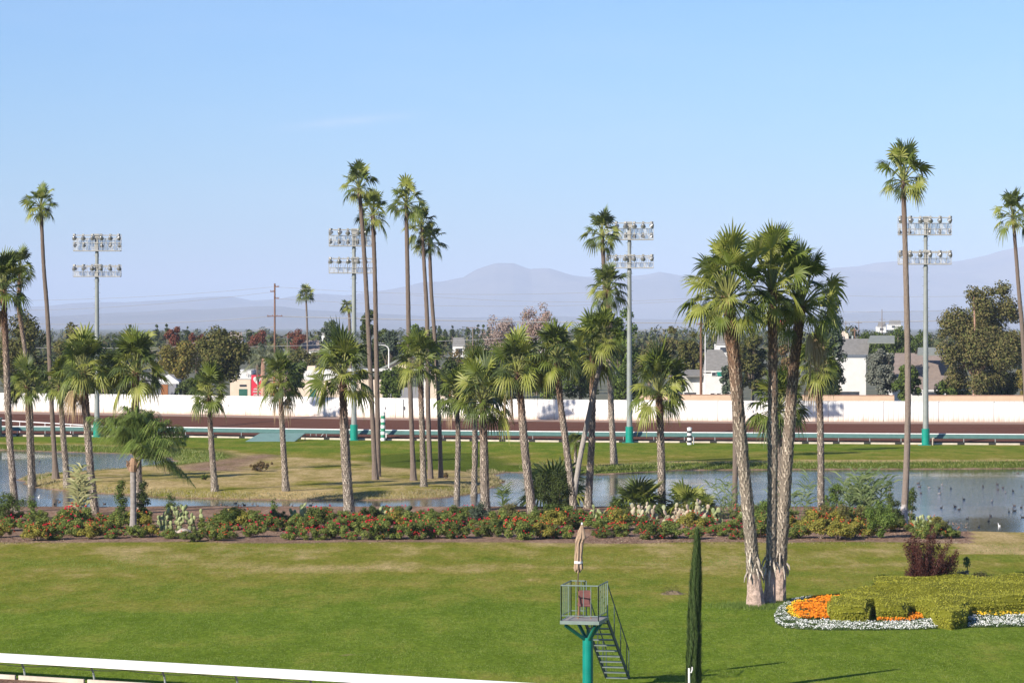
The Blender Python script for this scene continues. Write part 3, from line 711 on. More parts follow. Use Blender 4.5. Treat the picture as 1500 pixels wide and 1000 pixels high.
T = [
 ('broad dark olive tree behind the far left palms', 32, 450, 588, 88, 345, 'olive', 4200, 'round', 40),
 ('lighter olive tree right of the broad dark one at far left', 104, 462, 588, 70, 372, 'brown', 3000, 'round', 30),
 ('low dark hedge tree in the shade below the left palms', 75, 520, 588, 120, 340, 'dark', 2600, 'wide', 30),
 ('low dark tree behind the leftmost light mast', 160, 505, 588, 110, 355, 'dark', 2600, 'wide', 28),
 ('yellow-green autumn tree above the white canopy', 262, 488, 572, 78, 390, 'yellow', 3200, 'round', 32),
 ('small orange-red tree peeking over the yellow one', 254, 478, 512, 34, 520, 'red', 900, 'round', 12),
 ('small crimson tree left of the big dark tree', 288, 483, 520, 30, 540, 'red', 800, 'round', 12),
 ('big dark green tree with dense crown left of the red banner', 324, 478, 562, 88, 350, 'olive', 4600, 'round', 42),
 ('crimson tree just left of the tall utility pole', 377, 480, 515, 34, 560, 'red', 900, 'round', 14),
 ('dark red tree right of the tall utility pole', 437, 478, 515, 34, 560, 'red', 900, 'round', 14),
 ('dark grey-green tree beside the pindo palm', 378, 500, 548, 30, 365, 'greygreen', 1000, 'round', 18),
 ('dark green tree hanging over the shop facade', 432, 520, 588, 44, 362, 'green', 1800, 'round', 18),
 ('olive scrub tree right of the pindo palm', 452, 508, 560, 70, 430, 'olive', 1800, 'wide', 20),
 ('bushy round-topped palm-like tree left of the second light mast', 484, 466, 510, 36, 410, 'greygreen', 1300, 'round', 16),
 ('tall dark conifer-like tree behind the second light mast', 541, 442, 580, 44, 420, 'dark', 3000, 'column', 30),
 ('broad dark tree joined to the tall dark conifer', 566, 452, 580, 46, 430, 'dark', 2600, 'round', 26),
 ('yellow-green tree left of the cluster of slender trunks', 604, 468, 530, 40, 440, 'bright', 1500, 'round', 18),
 ('mid green tree behind the right slender trunks', 633, 472, 540, 50, 450, 'green', 1700, 'round', 20),
 ('drooping pale green tree above the grey gabled house', 570, 482, 530, 36, 400, 'greygreen', 1100, 'round', 14),
 ('dense dark green rounded bush above the track wall', 577, 533, 590, 50, 342, 'green', 2600, 'round', 24),
 ('rust and green tree behind the middle palms', 692, 502, 560, 90, 410, 'rust', 2600, 'wide', 28),
 ('large leafless pinkish tree on the skyline', 786, 441, 520, 66, 430, 'pink', 2600, 'round', 34),
 ('wide leafless grey-brown tree left of the pinkish one', 735, 462, 520, 76, 450, 'bare', 2600, 'round', 34),
 ('dark thicket tree between the middle palms', 655, 520, 592, 60, 345, 'dark', 2000, 'round', 22),
 ('dark glossy tree behind the white-footed palm', 742, 508, 592, 90, 350, 'dark', 3000, 'wide', 30),
 ('dark green tree behind the leaning grey trunk', 800, 500, 592, 90, 345, 'green', 3200, 'round', 30),
 ('green tree with lit top behind the crossing trunks', 850, 496, 592, 70, 348, 'green', 2400, 'round', 24),
 ('tall bright green tree behind the third light mast', 908, 434, 588, 58, 360, 'bright', 4200, 'round', 40),
 ('low dark tree below the bright green one', 915, 530, 592, 64, 344, 'green', 1800, 'round', 18),
 ('pointed olive tree above the rooftops', 982, 461, 545, 34, 400, 'brown', 1500, 'column', 18),
 ('olive brown tree behind the lone pale-trunked palm', 950, 500, 560, 60, 390, 'brown', 1900, 'round', 20),
 ('dark brown-green tree left of the orange utility pole', 1012, 482, 560, 46, 372, 'olive', 2200, 'round', 22),
 ('dark shrub tree over the fence left of the white house', 985, 545, 590, 40, 346, 'green', 1200, 'round', 14),
 ('dark green tree between the giant trunks', 1102, 470, 590, 60, 352, 'olive', 3600, 'round', 34),
 ('grey leafy shrub at the right end of the white house', 1076, 525, 592, 46, 344, 'greygreen', 1500, 'round', 18),
 ('feathery grey-green eucalyptus behind the right giant crown', 1216, 398, 590, 60, 348, 'greygreen', 3600, 'column', 46),
 ('deep green tree behind the shore palm', 1212, 520, 592, 62, 342, 'dark', 2200, 'round', 22),
 ('wide flat-topped deep green pine behind the roofs', 1312, 478, 522, 128, 460, 'green', 4200, 'wide', 46),
 ('silvery grey tree in front of the brown roof', 1292, 498, 592, 52, 340, 'grey', 3600, 'round', 34),
 ('dense green rounded shrub right of the silvery tree', 1329, 530, 592, 46, 338, 'green', 2400, 'round', 22),
 ('yellow-green shrub tree at the right edge', 1496, 535, 582, 36, 352, 'yellow', 1400, 'round', 16),
 ('reddish garden tree between the second and third giant trunk', 1152, 495, 585, 40, 365, 'rust', 1400, 'round', 16),
 ('dark hedge-like tree under the left side of the huge olive-brown tree', 1398, 548, 592, 56, 341, 'green', 1400, 'round', 16),
 ('dark low tree under the right side of the huge olive-brown tree', 1464, 540, 592, 60, 343, 'dark', 1600, 'round', 18),
 ('low dark shrub tree right of the white canopy tent', 284, 545, 592, 54, 343, 'dark', 1600, 'wide', 18),
]
for a in T: tree(*a[:6], a[6], n=int(a[7]*2.3), shape=a[8], k=int(a[9]*1.2), group=BG, leaf=.17 if a[6] not in ('bare','pink') else .13)
# the big olive tree on the right, pink trunk
LOBES = [(1398,470,30),(1424,432,20),(1468,424,19),(1452,468,38),(1392,515,28),(1430,505,44),(1478,508,27),(1405,550,26),(1460,548,28),(1484,462,16),(1375,488,12),(1445,428,13),(1489,530,12),(1440,448,26),(1472,450,25),(1484,500,22),(1448,500,40),(1412,480,30),(1432,560,26),(1466,520,34)]
tb = tree('huge olive-brown tree with pink trunk towering at the right', 1431, 410, 572, 140, 338, 'brown', n=44000, k=130, leaf=.15, group=BG, trunk=M_bark_pink, seed=42, lobes=LOBES)
# pindo palm
D0 = 360; t = thing('feather_palm', (XX(386,D0), D0, 1.7), 'pale grey-green feather palm left of the tall utility pole', 'palm tree')
m = MB(); feather_crown(m, np.random.default_rng(12), 26, 3.2, (75,-15), .25, .35, 30)
m.build('crown', [leafmat('pindo_frond', [(.16,.18,.11),(.22,.24,.15),(.28,.29,.19)], .2), M_petiole], t, loc=(0,0,ZZ(525,D0)-1.7))
m = MB(); m.tube([(0,0,-.2),(0,0,ZZ(525,D0)-1.7)], [.35,.3], 9); m.build('trunk', M_bark_pink, t)
# far woods: one mass
m = MB(); r = np.random.default_rng(77); Cc = []; Rr = []
for i in range(900):
    D = 620*(4.2**r.random()); px = r.uniform(-120, 1620); hh = r.uniform(4, 9)*(1.25 if r.random() < .12 else 1)
    X = XX(px, D); kk = 3 if hh < 9 else 4
    for j in range(kk):
        rr_ = hh*r.uniform(.18, .3); Cc.append([X+r.normal(0, hh*.3), D+r.normal(0, hh*.3), 1.7+rr_*.8+(hh-rr_*1.8)*(j/(kk-1))*r.uniform(.8,1)]); Rr.append(rr_)
cloud(m, Cc, Rr, 52000, .75, r, .7, up=.3)
tag(m.build('distant_woods', leafmat('woods', [(.045,.06,.02),(.07,.085,.03),(.10,.105,.04),(.12,.10,.05)], .1, .8, .1)), 'hazy band of suburban trees stretching to the foot of the hills', 'woods', kind='stuff')
# distant conifers one can tell apart
for i, (px, top, w, D) in enumerate([(644,469,12,900),(652,474,9,950),(662,471,10,900),(686,468,9,980),(694,469,10,960),(700,467,8,980),(708,470,9,950),(716,470,9,980),(245,466,8,800),(274,474,8,820),(190,470,12,760),(230,473,10,820),(365,474,14,700),(330,474,10,820),(1437,466,12,900),(1400,470,12,900)]):
    tree(['far conifer on the skyline, %s' % s_ for s_ in ('first of the row right of the slender palms','second of the row right of the slender palms','third of the row right of the slender palms','fourth of the row right of the slender palms','fifth of the row right of the slender palms','sixth of the row right of the slender palms','seventh of the row right of the slender palms','last of the row right of the slender palms','above the orange-red tree','above the small crimson tree','right of the leftmost light mast','just left of the yellow autumn tree','left of the tall utility pole','above the big dark tree','just behind the huge olive-brown tree','left shoulder of the huge olive-brown tree')][i],
         px, top, 500, w, D, 'dark', n=260, shape='cone', k=9, name='conifer', leaf=.5, group='far conifers on the skyline')

# ------------------------------------------------------------------ track wall, rails
M_wall = None
def wall_material():
    m, nt, N, L, b = newmat('wall_paint')
    tc = N.new('ShaderNodeTexCoord'); ob = tc.outputs['Object']
    sp = N.new('ShaderNodeSeparateXYZ'); L.new(ob, sp.inputs[0])
    n = noise_n(N, L, 1, 5, mapping(N, L, ob, (1.2, 1.2, .4)), .6)
    z = mathn(N, L, 'ADD', sp.outputs[2], mathn(N, L, 'MULTIPLY', mathn(N, L, 'SUBTRACT', n.outputs[0], .5), 1.2))
    r = ramp(N, [(0, (.52,.39,.31)), (.2, (.66,.60,.54)), (.45, (.70,.67,.63)), (1, (.72,.70,.67))]); L.new(mathn(N, L, 'DIVIDE', z, 2.2), r.inputs[0])
    L.new(r.outputs[0], b.inputs['Base Color']); b.inputs['Roughness'].default_value = .7
    return m
m = MB(); xs3 = np.arange(-92, 92, .11); Hw = 2.22; V = []; per = 5
for i, x in enumerate(xs3):
    y = wall_y(x) + (.035 if i % per == 0 else 0) + (.07 if i % 55 == 0 else 0)
    V += [[x, y, -.2], [x, y, Hw]]
n = len(xs3); m.add(V, [[2*i, 2*i+2, 2*i+3, 2*i+1] for i in range(n-1)])
V2 = []
for i, x in enumerate(xs3[::20]):
    y = wall_y(x); V2 += [[x, y-.03, Hw+.002], [x, y+.14, Hw+.002], [x, y+.14, -.2], [x, y-.03, Hw+.05],[x, y+.14, Hw+.05]]
n = len(xs3[::20])
m.add(V2, sum([[[5*i, 5*i+5, 5*i+8, 5*i+3],[5*i+3, 5*i+8, 5*i+9, 5*i+4],[5*i+4,5*i+9,5*i+7,5*i+2]] for i in range(n-1)], []))
w = thing('track_wall', (0, 0, WALLZ), 'long white corrugated wall along the far side of the dirt track', 'wall')
m.build('wall_panels', wall_material(), w)
m = MB()
for px in (585, 557, 305, 1103, 840): 
    X = XX(px, 318); m.box((X, wall_y(X)-.06, 1.1), (.05, .05, 2.1 if px in (585,) else .3))
m.box((XX(586,318), wall_y(XX(586,318))-.1, 1.15), (.16, .1, .35)); m.build('gate_hardware', plain('iron', (.08,.08,.08), None, .5), w)

M_teal = plain('teal_panel', (.085,.165,.145), (.065,.13,.115), .5, 2)
M_tealpad = plain('teal_pad', (.0,.24,.175), (.0,.19,.14), .45, 3)
M_whitep = plain('white_paint', (.82,.79,.77), (.72,.68,.66), .4, 2)
M_grey = plain('galvanised', (.42,.44,.42), (.34,.36,.34), .5, 3, .2)
M_darkg = plain('dark_green_metal', (.04,.07,.06), (.02,.04,.035), .6, 3)
M_curb = plain('pale_curb', (.58,.50,.40), (.42,.35,.28), .9, 2)
M_black = plain('black_gap', (.03,.028,.025), None, .8)
rail = thing('inner_rail', (0,0,0), 'teal covered running rail along the infield side of the far dirt track', 'railing')
xr = np.linspace(-90, 90, 90)
m = MB(); V = []
for x in xr:
    y = rail_y(x) + .35
    V += [[x, y-.22, .66],[x, y+.22, 1.04],[x, y+.27, 1.00],[x, y-.18, .61]]
m.add(V, sum([[[4*i, 4*i+4, 4*i+5, 4*i+1],[4*i+1,4*i+5,4*i+6,4*i+2],[4*i+2,4*i+6,4*i+7,4*i+3],[4*i+3,4*i+7,4*i+4,4*i]] for i in range(len(xr)-1)], [])); m.build('rail_cover', M_teal, rail)
m = MB(); m.tube([(x, rail_y(x)+.62, 1.07) for x in xr], .055, 8); m.build('top_rail', M_whitep, rail)
m = MB(); V = []
for x in xr:
    y = rail_y(x); V += [[x, y-.1, -.1],[x, y-.1, .20],[x, y+.1, .20],[x, y+.1, -.1]]
m.add(V, sum([[[4*i, 4*i+4, 4*i+5, 4*i+1],[4*i+1,4*i+5,4*i+6,4*i+2]] for i in range(len(xr)-1)], [])); m.build('curb', M_curb, rail)
m = MB()
for x in np.arange(-89, 89, 3.1): m.box((x+1.4, rail_y(x+1.4)-.11, .15), (1.1, .03, .28))
m.build('curb_openings', M_black, rail)
p0 = MB(); p0.tube([(0, -.0, -.1),(0, .02, .55),(0, .3, .82)], .035, 6); pp_ = p0.build('post', M_grey, rail)
xx = np.arange(-54, 54, 3.12)
pp_.location = (xx[0], rail_y(xx[0])+.12, 0)
for x in xx[1:]: copy_part(pp_, rail, (x, rail_y(x)+.12, 0))
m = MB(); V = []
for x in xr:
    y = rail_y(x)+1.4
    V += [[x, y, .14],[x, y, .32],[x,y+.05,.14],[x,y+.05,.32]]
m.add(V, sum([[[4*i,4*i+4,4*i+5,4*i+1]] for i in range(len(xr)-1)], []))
m.build('rail_shadow_strip', plain('painted_shadow', (.10,.06,.05), None, .9), rail)  # dark strip painted as the shadow behind the rail, not a board

# white chute rail on the track at left
w = thing('chute_rail', (G(0,640).x, 316, .2), 'thin white rail crossing the brown track at far left', 'railing')
m = MB(); a = P(-60, 612, 322); b = P(262, 630.5, 312); o0 = w.location
m.tube([a-o0, b-o0], .06, 6); m.build('rail_tube', M_whitep, w)
m = MB()
for t_ in np.linspace(.05, .98, 9):
    p = a + (b-a)*t_ - o0; m.tube([(p.x, p.y, p.z), (p.x, p.y, -.3)], .04, 5)
m.build('rail_posts', M_whitep, w)
# small dark green cabin-like box cut by left edge
w = thing('equipment_box', tuple(G(-6, 639.5)), 'dark green equipment box at the left edge beside the inner rail', 'box')
m = MB(); m.box((0,-.8,1.0), (1.4,1,2.0)); m.build('body', M_darkg, w); m = MB(); m.box((0,-.8,2.05), (1.6,1.2,.1)); m.build('lid', M_teal, w)

# tarp ramp panels by the inner rail
def ramp_panel(label, pts, z1):
    Vb = [G(*p) for p in pts[:2]]; Vt = [P(p[0], p[1], Vb[0].y+2.6) for p in pts[2:]]
    c = (Vb[0]+Vb[1])/2; t = thing('ramp_panel', tuple(c), label, 'ramp', 'teal ramps at the inner rail')
    A = [v-c for v in Vb+Vt]; m = MB(); lowv = [(v.x, v.y, v.z-.06) for v in A]
    m.add([tuple(v) for v in A]+lowv, [[0,1,2,3],[7,6,5,4],[0,4,5,1],[1,5,6,2],[2,6,7,3],[3,7,4,0]]); m.build('panel', plain('pale_teal', (.17,.27,.235), (.14,.22,.195), .5, 1.5), t)
    m = MB()
    for v in (A[2], A[3], (A[2]+A[3])/2): m.box((v.x, v.y-.1, v.z/2-.07), (.08,.08,v.z-.0))
    m.build('trestle', M_darkg, t)
ramp_panel('large pale teal ramp panel leaning on the inner rail left of the second mast', [(359,646.5),(431,646.5),(447,634),(381,634)], 1)
ramp_panel('small teal ramp panel on the inner rail right of the striped green pole', [(566,638.5),(590,638.8),(601,633),(572,633)], 1)
# stand frame near the second mast
t = thing('folding_barrier', tuple(G(485, 641.5)), 'low metal barrier frame beside the inner rail left of the second mast', 'barrier')
m = MB()
for x in (-2.2,-1.6,1.1): m.tube([(x,0,0),(x,0,.9)], .04, 5)
m.tube([(-2.2,0,.9),(1.9,0,.9)], .04, 5); m.tube([(-.4,0,.9),(-1.3,0,0)], .03, 5); m.tube([(1.2,0,.9),(1.9,0,0)], .03, 5)
m.build('frame', M_grey, t)

# striped distance poles
def striped(label, px, base, top, ca, cb, nb, dark=''):
    p = G(px, base); s = p.y/F; H = (base-top)*s; t = thing('striped_pole', tuple(p), label, 'marker pole', 'striped distance poles')
    m = MB(); k = nb
    for i in range(k): m.tube([(0,0,H*i/k),(0,0,H*(i+1)/k-.001)], 3.4*s, 14, i % 2)
    m.build('banded_shaft', [ca, cb], t, smooth=False)
    m = MB(); m.lathe([(3.7*s,0),(3.7*s,.05),(.01,.12)], 14, (0,0,H)); m.build('cap', ca, t)
M_gstripe = plain('green_stripe', (.04,.25,.14), None, .5); M_bstripe = plain('black_stripe', (.025,.025,.03), None, .5)
striped('green and white banded marker pole right of the second light mast', 561, 645.5, 604, M_whitep, M_gstripe, 9)
striped('black and white banded marker pole on the far lawn, right of the third mast', 1010, 651.5, 627, M_whitep, M_bstripe, 7)
for px, by, lb in ((565.5,645,'small white stake beside the green banded pole'),(1016,651,'small white stake beside the black banded pole'),(1366,652,'short brown stump post beside the rightmost light mast')):
    p = G(px, by); t = thing('stake', tuple(p), lb, 'stake'); m = MB(); m.box((0,0,.35), (.1,.1,.8)); m.box((.05,0,.72),(.22,.06,.1)); m.build('stake_body', M_whitep if px < 1100 else M_curb, t)

# ------------------------------------------------------------------ light masts
M_lampb = plain('lamp_housing', (.36,.35,.34), (.2,.2,.2), .35, 6, .5)
M_lampd = plain('lamp_glass', (.10,.10,.12), (.05,.05,.07), .15, 4)
M_mast = plain('mast_steel', (.27,.28,.265), (.21,.225,.21), .5, 1.5, .1)
M_rack = plain('rack_steel', (.40,.38,.34), (.28,.27,.25), .6, 2, .1)
mgrat, nt, N, L, b = newmat('grating')
b.inputs['Base Color'].default_value = (.5,.49,.46,1)
tr = N.new('ShaderNodeBsdfTransparent'); ms = N.new('ShaderNodeMixShader'); ms.inputs[0].default_value = .38
L.new(tr.outputs[0], ms.inputs[1]); L.new(b.outputs[0], ms.inputs[2]); L.new(ms.outputs[0], N['Material Output'].inputs[0])
def make_lamp():
    m = MB(); 
    m.lathe([(.06,.16),(.13,.13),(.2,.02),(.30,-.22),(.31,-.25),(.28,-.25)], 14, (0,0,0), 0)
    m.lathe([(.28,-.245),(.12,-.30),(.001,-.31)], 14, (0,0,0), 1)
    V = np.concatenate(m.V); 
    a = rotm('x', R(48)); m.V = [v @ a.T for v in m.V]
    m.box((0,.12,.30), (.24,.3,.22), 2); m.box((0,.05,.12), (.06,.08,.25), 2)
    o = m.build('floodlight', [M_lampb, M_lampd, M_rack]); d = o.data; bpy.data.objects.remove(o); return d
LAMP = make_lamp()
MG = 'floodlight masts along the far rail'
def mast(label, px, base, racks, xl, xr_, seed, rz):
    p = G(px, base); D = p.y; s = D/F; r = np.random.default_rng(seed)
    t = thing('light_mast', (p.x, p.y, 0), label, 'light mast', MG)
    zt_ = ZZ(racks[0][0], D)
    m = MB(); m.tube([(0,0,-.2),(0,0,zt_*.5),(0,0,zt_)], [.30,.25,.17], 14)
    m.tube([(0,0,ZZ(racks[0][4]+2,D)-.5),(0,0,ZZ(racks[0][4]+2,D)-.1)], .21, 12); m.tube([(0,0,ZZ(racks[1][4]+2,D)-.5),(0,0,ZZ(racks[1][4]+2,D)-.1)], .24, 12)
    m.build('pole', M_mast, t, smooth=False)
    m = MB(); m.tube([(0,0,0),(0,0,1.68)], .40, 16); m.box((-.15,-.1,.03), (1.2,.9,.06)); m.build('base_pad', M_tealpad, t)
    m = MB()
    for i, z in enumerate(np.arange(3.5, zt_-1, .45)): m.tube([(.17*(1 if i%2 else -1),0,z),(.38*(1 if i%2 else -1),0,z)], .014, 4)
    m.build('climbing_pegs', M_mast, t)
    x0, x1 = (xl-px)*s, (xr_-px)*s
    for ri, (ytop, r1, r2, r3, r4) in enumerate(racks):
        rk = MB(); zs = [ZZ(y, D) for y in (ytop, r1, r2, r3, r4)]
        for z, th in ((zs[0]-.12,.06),(zs[1],.045),(zs[2],.035)):
            rk.box(((x0+x1)/2, -.42, z), (x1-x0, th, th)); rk.box(((x0+x1)/2, .42, z-.03), (x1-x0, th*.8, th*.8))
        rk.box(((x0+x1)/2, 0, zs[4]), (x1-x0, .95, .09))
        for x in np.linspace(x0, x1, 11): rk.box((x, -.42, (zs[0]+zs[4])/2 if ri == 1 else (zs[1]+zs[4])/2), (.04,.04,(zs[0] if ri == 1 else zs[1])-zs[4]))
        for x in np.linspace(x0, x1, 11)[:-1]: rk.tube([(x+.04, .42, zs[4]),(x+.34, .42, zs[1])], .018, 4)
        for x in np.linspace(x0, x1, 6): rk.box((x, .42, (zs[0]+zs[4])/2), (.04,.04,zs[0]-zs[4]))
        rk.box((0,-.1,(zs[0]+zs[1])/2+.05),(.55,.5,abs(zs[0]-zs[1])*.9)); 
        rk.box((0,-.24,(zs[1]+zs[4])/2),(.42,.06,abs(zs[1]-zs[4])))
        R_ = rk.build('lamp_rack', M_rack, t)
        g = MB(); zb_ = zs[4]+.05; zt2 = zs[1]-.03 if ri == 0 else zs[2]
        g.add([[x0,.38,zb_],[x1,.38,zb_],[x1,.38,zt2],[x0,.38,zt2]], [[0,1,2,3]]); g.build('grating', mgrat, R_)
        rows = [(zs[0]-.35, 6)] + ([(zs[3], 6)] if ri == 0 else [])
        for zi, (z, k) in enumerate(rows):
            for i in range(k):
                if zi == 1 and r.random() < .25: continue
                x = x0+.1+(x1-x0-.2)*i/(k-1)
                if abs(x) < .3: x = .42*(1 if x >= 0 else -1)
                o = link('floodlight', LAMP, R_, (x, -.5 if zi == 0 else -.15, z)); o.rotation_euler = (R(r.uniform(-8, 12)), 0, R((i-2.5)*16+r.uniform(-25,25))); sc = .9 if zi == 0 else .72; o.scale = (sc,sc,sc)
    t.rotation_euler = (0,0,R(rz))
mast('leftmost floodlight mast behind the left palms', 142, 640, [(343,349,356,359,367.5),(387.5,391,398,0,405)], 108, 177, 1, 0)
mast('second floodlight mast, partly behind two slender palm trunks', 518.5, 645, [(335,345,352,354,360.5),(377,384,392,0,400)], 482, 550, 2, 5)
mast('third floodlight mast just right of the centre', 922, 648.5, [(325,334.5,343,345,351),(373,377,385,0,392.5)], 888, 957, 3, -3)
mast('rightmost floodlight mast near the huge olive-brown tree', 1356, 652, [(317,327,335.5,339,344),(367,370,378,0,387)], 1316, 1393, 4, 0)

# ------------------------------------------------------------------ front rail
rail = thing('front_rail', tuple(n0), 'white covered running rail with slanted posts across the bottom left', 'railing')
nv = Vector((nd.y, -nd.x, 0))     # towards the camera side
if nv.y > 0: nv = -nv
def along(s_, off=0, z=0): q_ = nd*s_ + nv*off; return np.array([q_.x, q_.y, z])
m = MB(); V = []; ss = np.linspace(-6, 24, 24)
for s_ in ss: V += [along(s_, .32, .60), along(s_, .16, .80), along(s_, -.02, .86), along(s_, -.05, .82), along(s_, .13, .76), along(s_, .28, .58)]
m.add(V, sum([[[6*i+j, 6*i+6+j, 6*i+6+(j+1)%6, 6*i+(j+1)%6] for j in range(6)] for i in range(len(ss)-1)], []))
m.build('rail_cover', M_whitep, rail)
m = MB(); m.tube([tuple(along(-6, .10, .72)), tuple(along(24, .10, .72))], .045, 8)
r = np.random.default_rng(3); pts = []
for i in range(120):
    s_ = -6+30*i/119; pts.append(tuple(along(s_, .2, .56-.07*abs(math.sin(s_*1.14+.4))-.01*r.random())))
m.tube(pts, .012, 4, cap=False); m.build('under_tube_and_cable', M_black, rail)
p0 = MB(); p0.tube([tuple(along(0,-.28,-.1)), tuple(along(0,-.16,.35)), tuple(along(0,.06,.70))], .035, 8); p0.tube([tuple(along(0,.0,.66)), tuple(along(.35,.12,.70))], .018, 5)
pp_ = p0.build('post', M_grey, rail); first = True
sx0 = .86
for k in range(-2, 9):
    s_ = sx0 + 2.78*k
    if first: pp_.location = tuple(along(s_)); first = False
    else: copy_part(pp_, rail, tuple(along(s_)))
for k in range(-2, 6):
    m = MB(); a0 = -4.6 + 2.75*k + .0; L_ = 2.6
    c = n0 + nd*(a0+L_/2) + nv*.18
    o = thing('curb_board', (c.x, c.y, 0), ['weathered curb board under the front rail, %s' % q_ for q_ in ('out past the left edge','cut by the left edge','first full board from the left','second board from the left','third board from the left','fourth board from the left','fifth board from the left','sixth board from the left')][k+2], 'curb', 'boards under the front rail', rz=math.atan2(nd.y, nd.x))
    m.box((0,0,.07), (L_,.09,.20)); m.build('board', M_curb, o)

# ------------------------------------------------------------------ observation stand
DT = gD(1012); sT = DT/F; CX = XX(861, DT)
M_padt = plain('teal_column', (.0,.22,.165), (.0,.17,.13), .4, 2)
M_pole = plain('teal_brace', (.02,.20,.15), (.01,.15,.11), .45, 3)
M_railg = plain('stand_rail', (.19,.24,.21), (.14,.18,.16), .5, 5)
M_deck = plain('deck', (.33,.30,.27), (.22,.2,.18), .8, 8)
M_stair = plain('stair_steel', (.07,.10,.09), (.04,.06,.055), .6, 4)
M_tread = plain('tread', (.16,.19,.17), (.11,.14,.12), .6, 5)
st = thing('observation_stand', (CX, DT, 0), 'green metal observation stand on one teal column with stairs', 'observation stand')
fl = P(822, 909, DT-.75) - Vector((CX, DT, 0)); fr = P(876.5, 911, DT-1.0) - Vector((CX, DT, 0))
zd = fl.z; fr.z = zd
ax = (fr-fl); Wd = ax.length; ax.normalize(); dep = Vector((-ax.y, ax.x, 0)); Ld = 1.75
def dk(u, v, z=0): q_ = fl + ax*u + dep*v; return np.array([q_.x, q_.y, zd+z])
m = MB(); m.tube([(0,0,-.1),(0,0,zd-.62)], .172, 20); 
for z in np.arange(.2, zd-.7, .42): m.tube([(0,0,z),(0,0,z+.03)], .177, 20)
m.build('column', M_padt, st, smooth=False)
m = MB(); m.tube([(0,0,zd-.62),(0,0,zd-.35)], .045, 8)
for u, v in ((.12,.15),(Wd-.15,.15),(.25,Ld-.2),(Wd-.15,Ld-.2)):
    e = dk(u, v, -.16); m.tube([(e[0]*.12, e[1]*.12, zd-.68), tuple(e)], .06, 10)
m.build('braces', M_pole, st)
def slab(m, u0, u1, v0, v1, z0, z1, mat=0):
    a = [dk(u0,v0,z0),dk(u1,v0,z0),dk(u1,v1,z0),dk(u0,v1,z0),dk(u0,v0,z1),dk(u1,v0,z1),dk(u1,v1,z1),dk(u0,v1,z1)]
    m.add(a, [[0,3,2,1],[4,5,6,7],[0,1,5,4],[1,2,6,5],[2,3,7,6],[3,0,4,7]], mat)
m = MB(); slab(m, 0, Wd, 0, Ld, -.02, 0, 0); m.build('deck', M_deck, st)
m = MB(); slab(m, -.03, Wd+.03, -.04, -.003, -.1, .012); slab(m, -.03, Wd+.03, Ld+.003, Ld+.04, -.1, .012); slab(m, -.04, -.003, 0, Ld, -.1, .012); slab(m, Wd+.003, Wd+.04, 0, Ld, -.1, .012)
slab(m, .02, Wd-.02, .3, .38, -.12, -.024); slab(m, .02, Wd-.02, Ld-.5, Ld-.42, -.12, -.024); m.build('deck_frame', M_railg, st)
m = MB(); HR = 1.16
def bar(m, a, b_, r_=.017, n_=6): m.tube([tuple(a), tuple(b_)], r_, n_)
for side in ('f','r','l','b'):
    if side == 'f': q0, q1, nb = (0,0), (Wd,0), 5
    if side == 'r': q0, q1, nb = (Wd,0), (Wd,Ld), 5
    if side == 'l': q0, q1, nb = (0,0), (0,Ld), 5
    if side == 'b': q0, q1, nb = (0,Ld), (Wd*.42,Ld), 3
    for z in (HR, .17): bar(m, dk(*q0, z), dk(*q1, z), .022 if z > 1 else .016)
    for i in range(nb+1):
        u = q0[0]+(q1[0]-q0[0])*i/nb; v = q0[1]+(q1[1]-q0[1])*i/nb; e = i in (0, nb)
        bar(m, dk(u, v, -.02 if e else .17), dk(u, v, HR), .022 if e else .012)
m.build('guard_rail', M_railg, st)
# stairs : go away from the back edge, treads parallel to front
nst = 11; rise = (zd-.02)/(nst+.3); run = .235; uR = Wd-.02; uL = Wd-.80
for uu in (uL, uR):
    m = MB(); 
    a0 = dk(uu, Ld+.02, -.08); a1 = dk(uu+ (nst+.3)*run*.12, Ld+(nst+.3)*run, -zd)
    d_ = (a1-a0); up_ = np.array([0,0,.1]); sd_ = np.array([ax.x, ax.y, 0])*.02
    m.add([a0-up_-sd_, a1-up_-sd_, a1+up_-sd_, a0+up_-sd_, a0-up_+sd_, a1-up_+sd_, a1+up_+sd_, a0+up_+sd_], [[0,1,2,3],[7,6,5,4],[0,4,5,1],[1,5,6,2],[2,6,7,3],[3,7,4,0]])
    m.build('stringer', M_stair, st)
for i in range(1, nst+1):
    m = MB(); k = i*run; sh = k*.12; z = -.02-rise*i
    a = [dk(uL+.02+sh, Ld+k-.13, z-.035),dk(uR-.02+sh, Ld+k-.13, z-.035),dk(uR-.02+sh, Ld+k+.1, z-.035),dk(uL+.02+sh, Ld+k+.1, z-.035)]
    a = a+[q_+np.array([0,0,.035]) for q_ in a]
    m.add(a, [[0,3,2,1],[4,5,6,7],[0,1,5,4],[1,2,6,5],[2,3,7,6],[3,0,4,7]]); m.build('tread', M_tread, st)
for uu in (uL, uR):
    m = MB(); top_ = dk(uu, Ld, HR*.98); k = nst*run; bot_ = dk(uu+k*.12, Ld+k, -zd+1.0)
    bar(m, top_, bot_, .02)
    for f_ in (.33,.62,.9 if uu == uR else .85, 1.0):
        q_ = top_+(bot_-top_)*f_; bar(m, (q_[0], q_[1], q_[2]), (q_[0], q_[1], max(.0, q_[2]-1.05)), .017)
    m.build('handrail', M_stair, st)
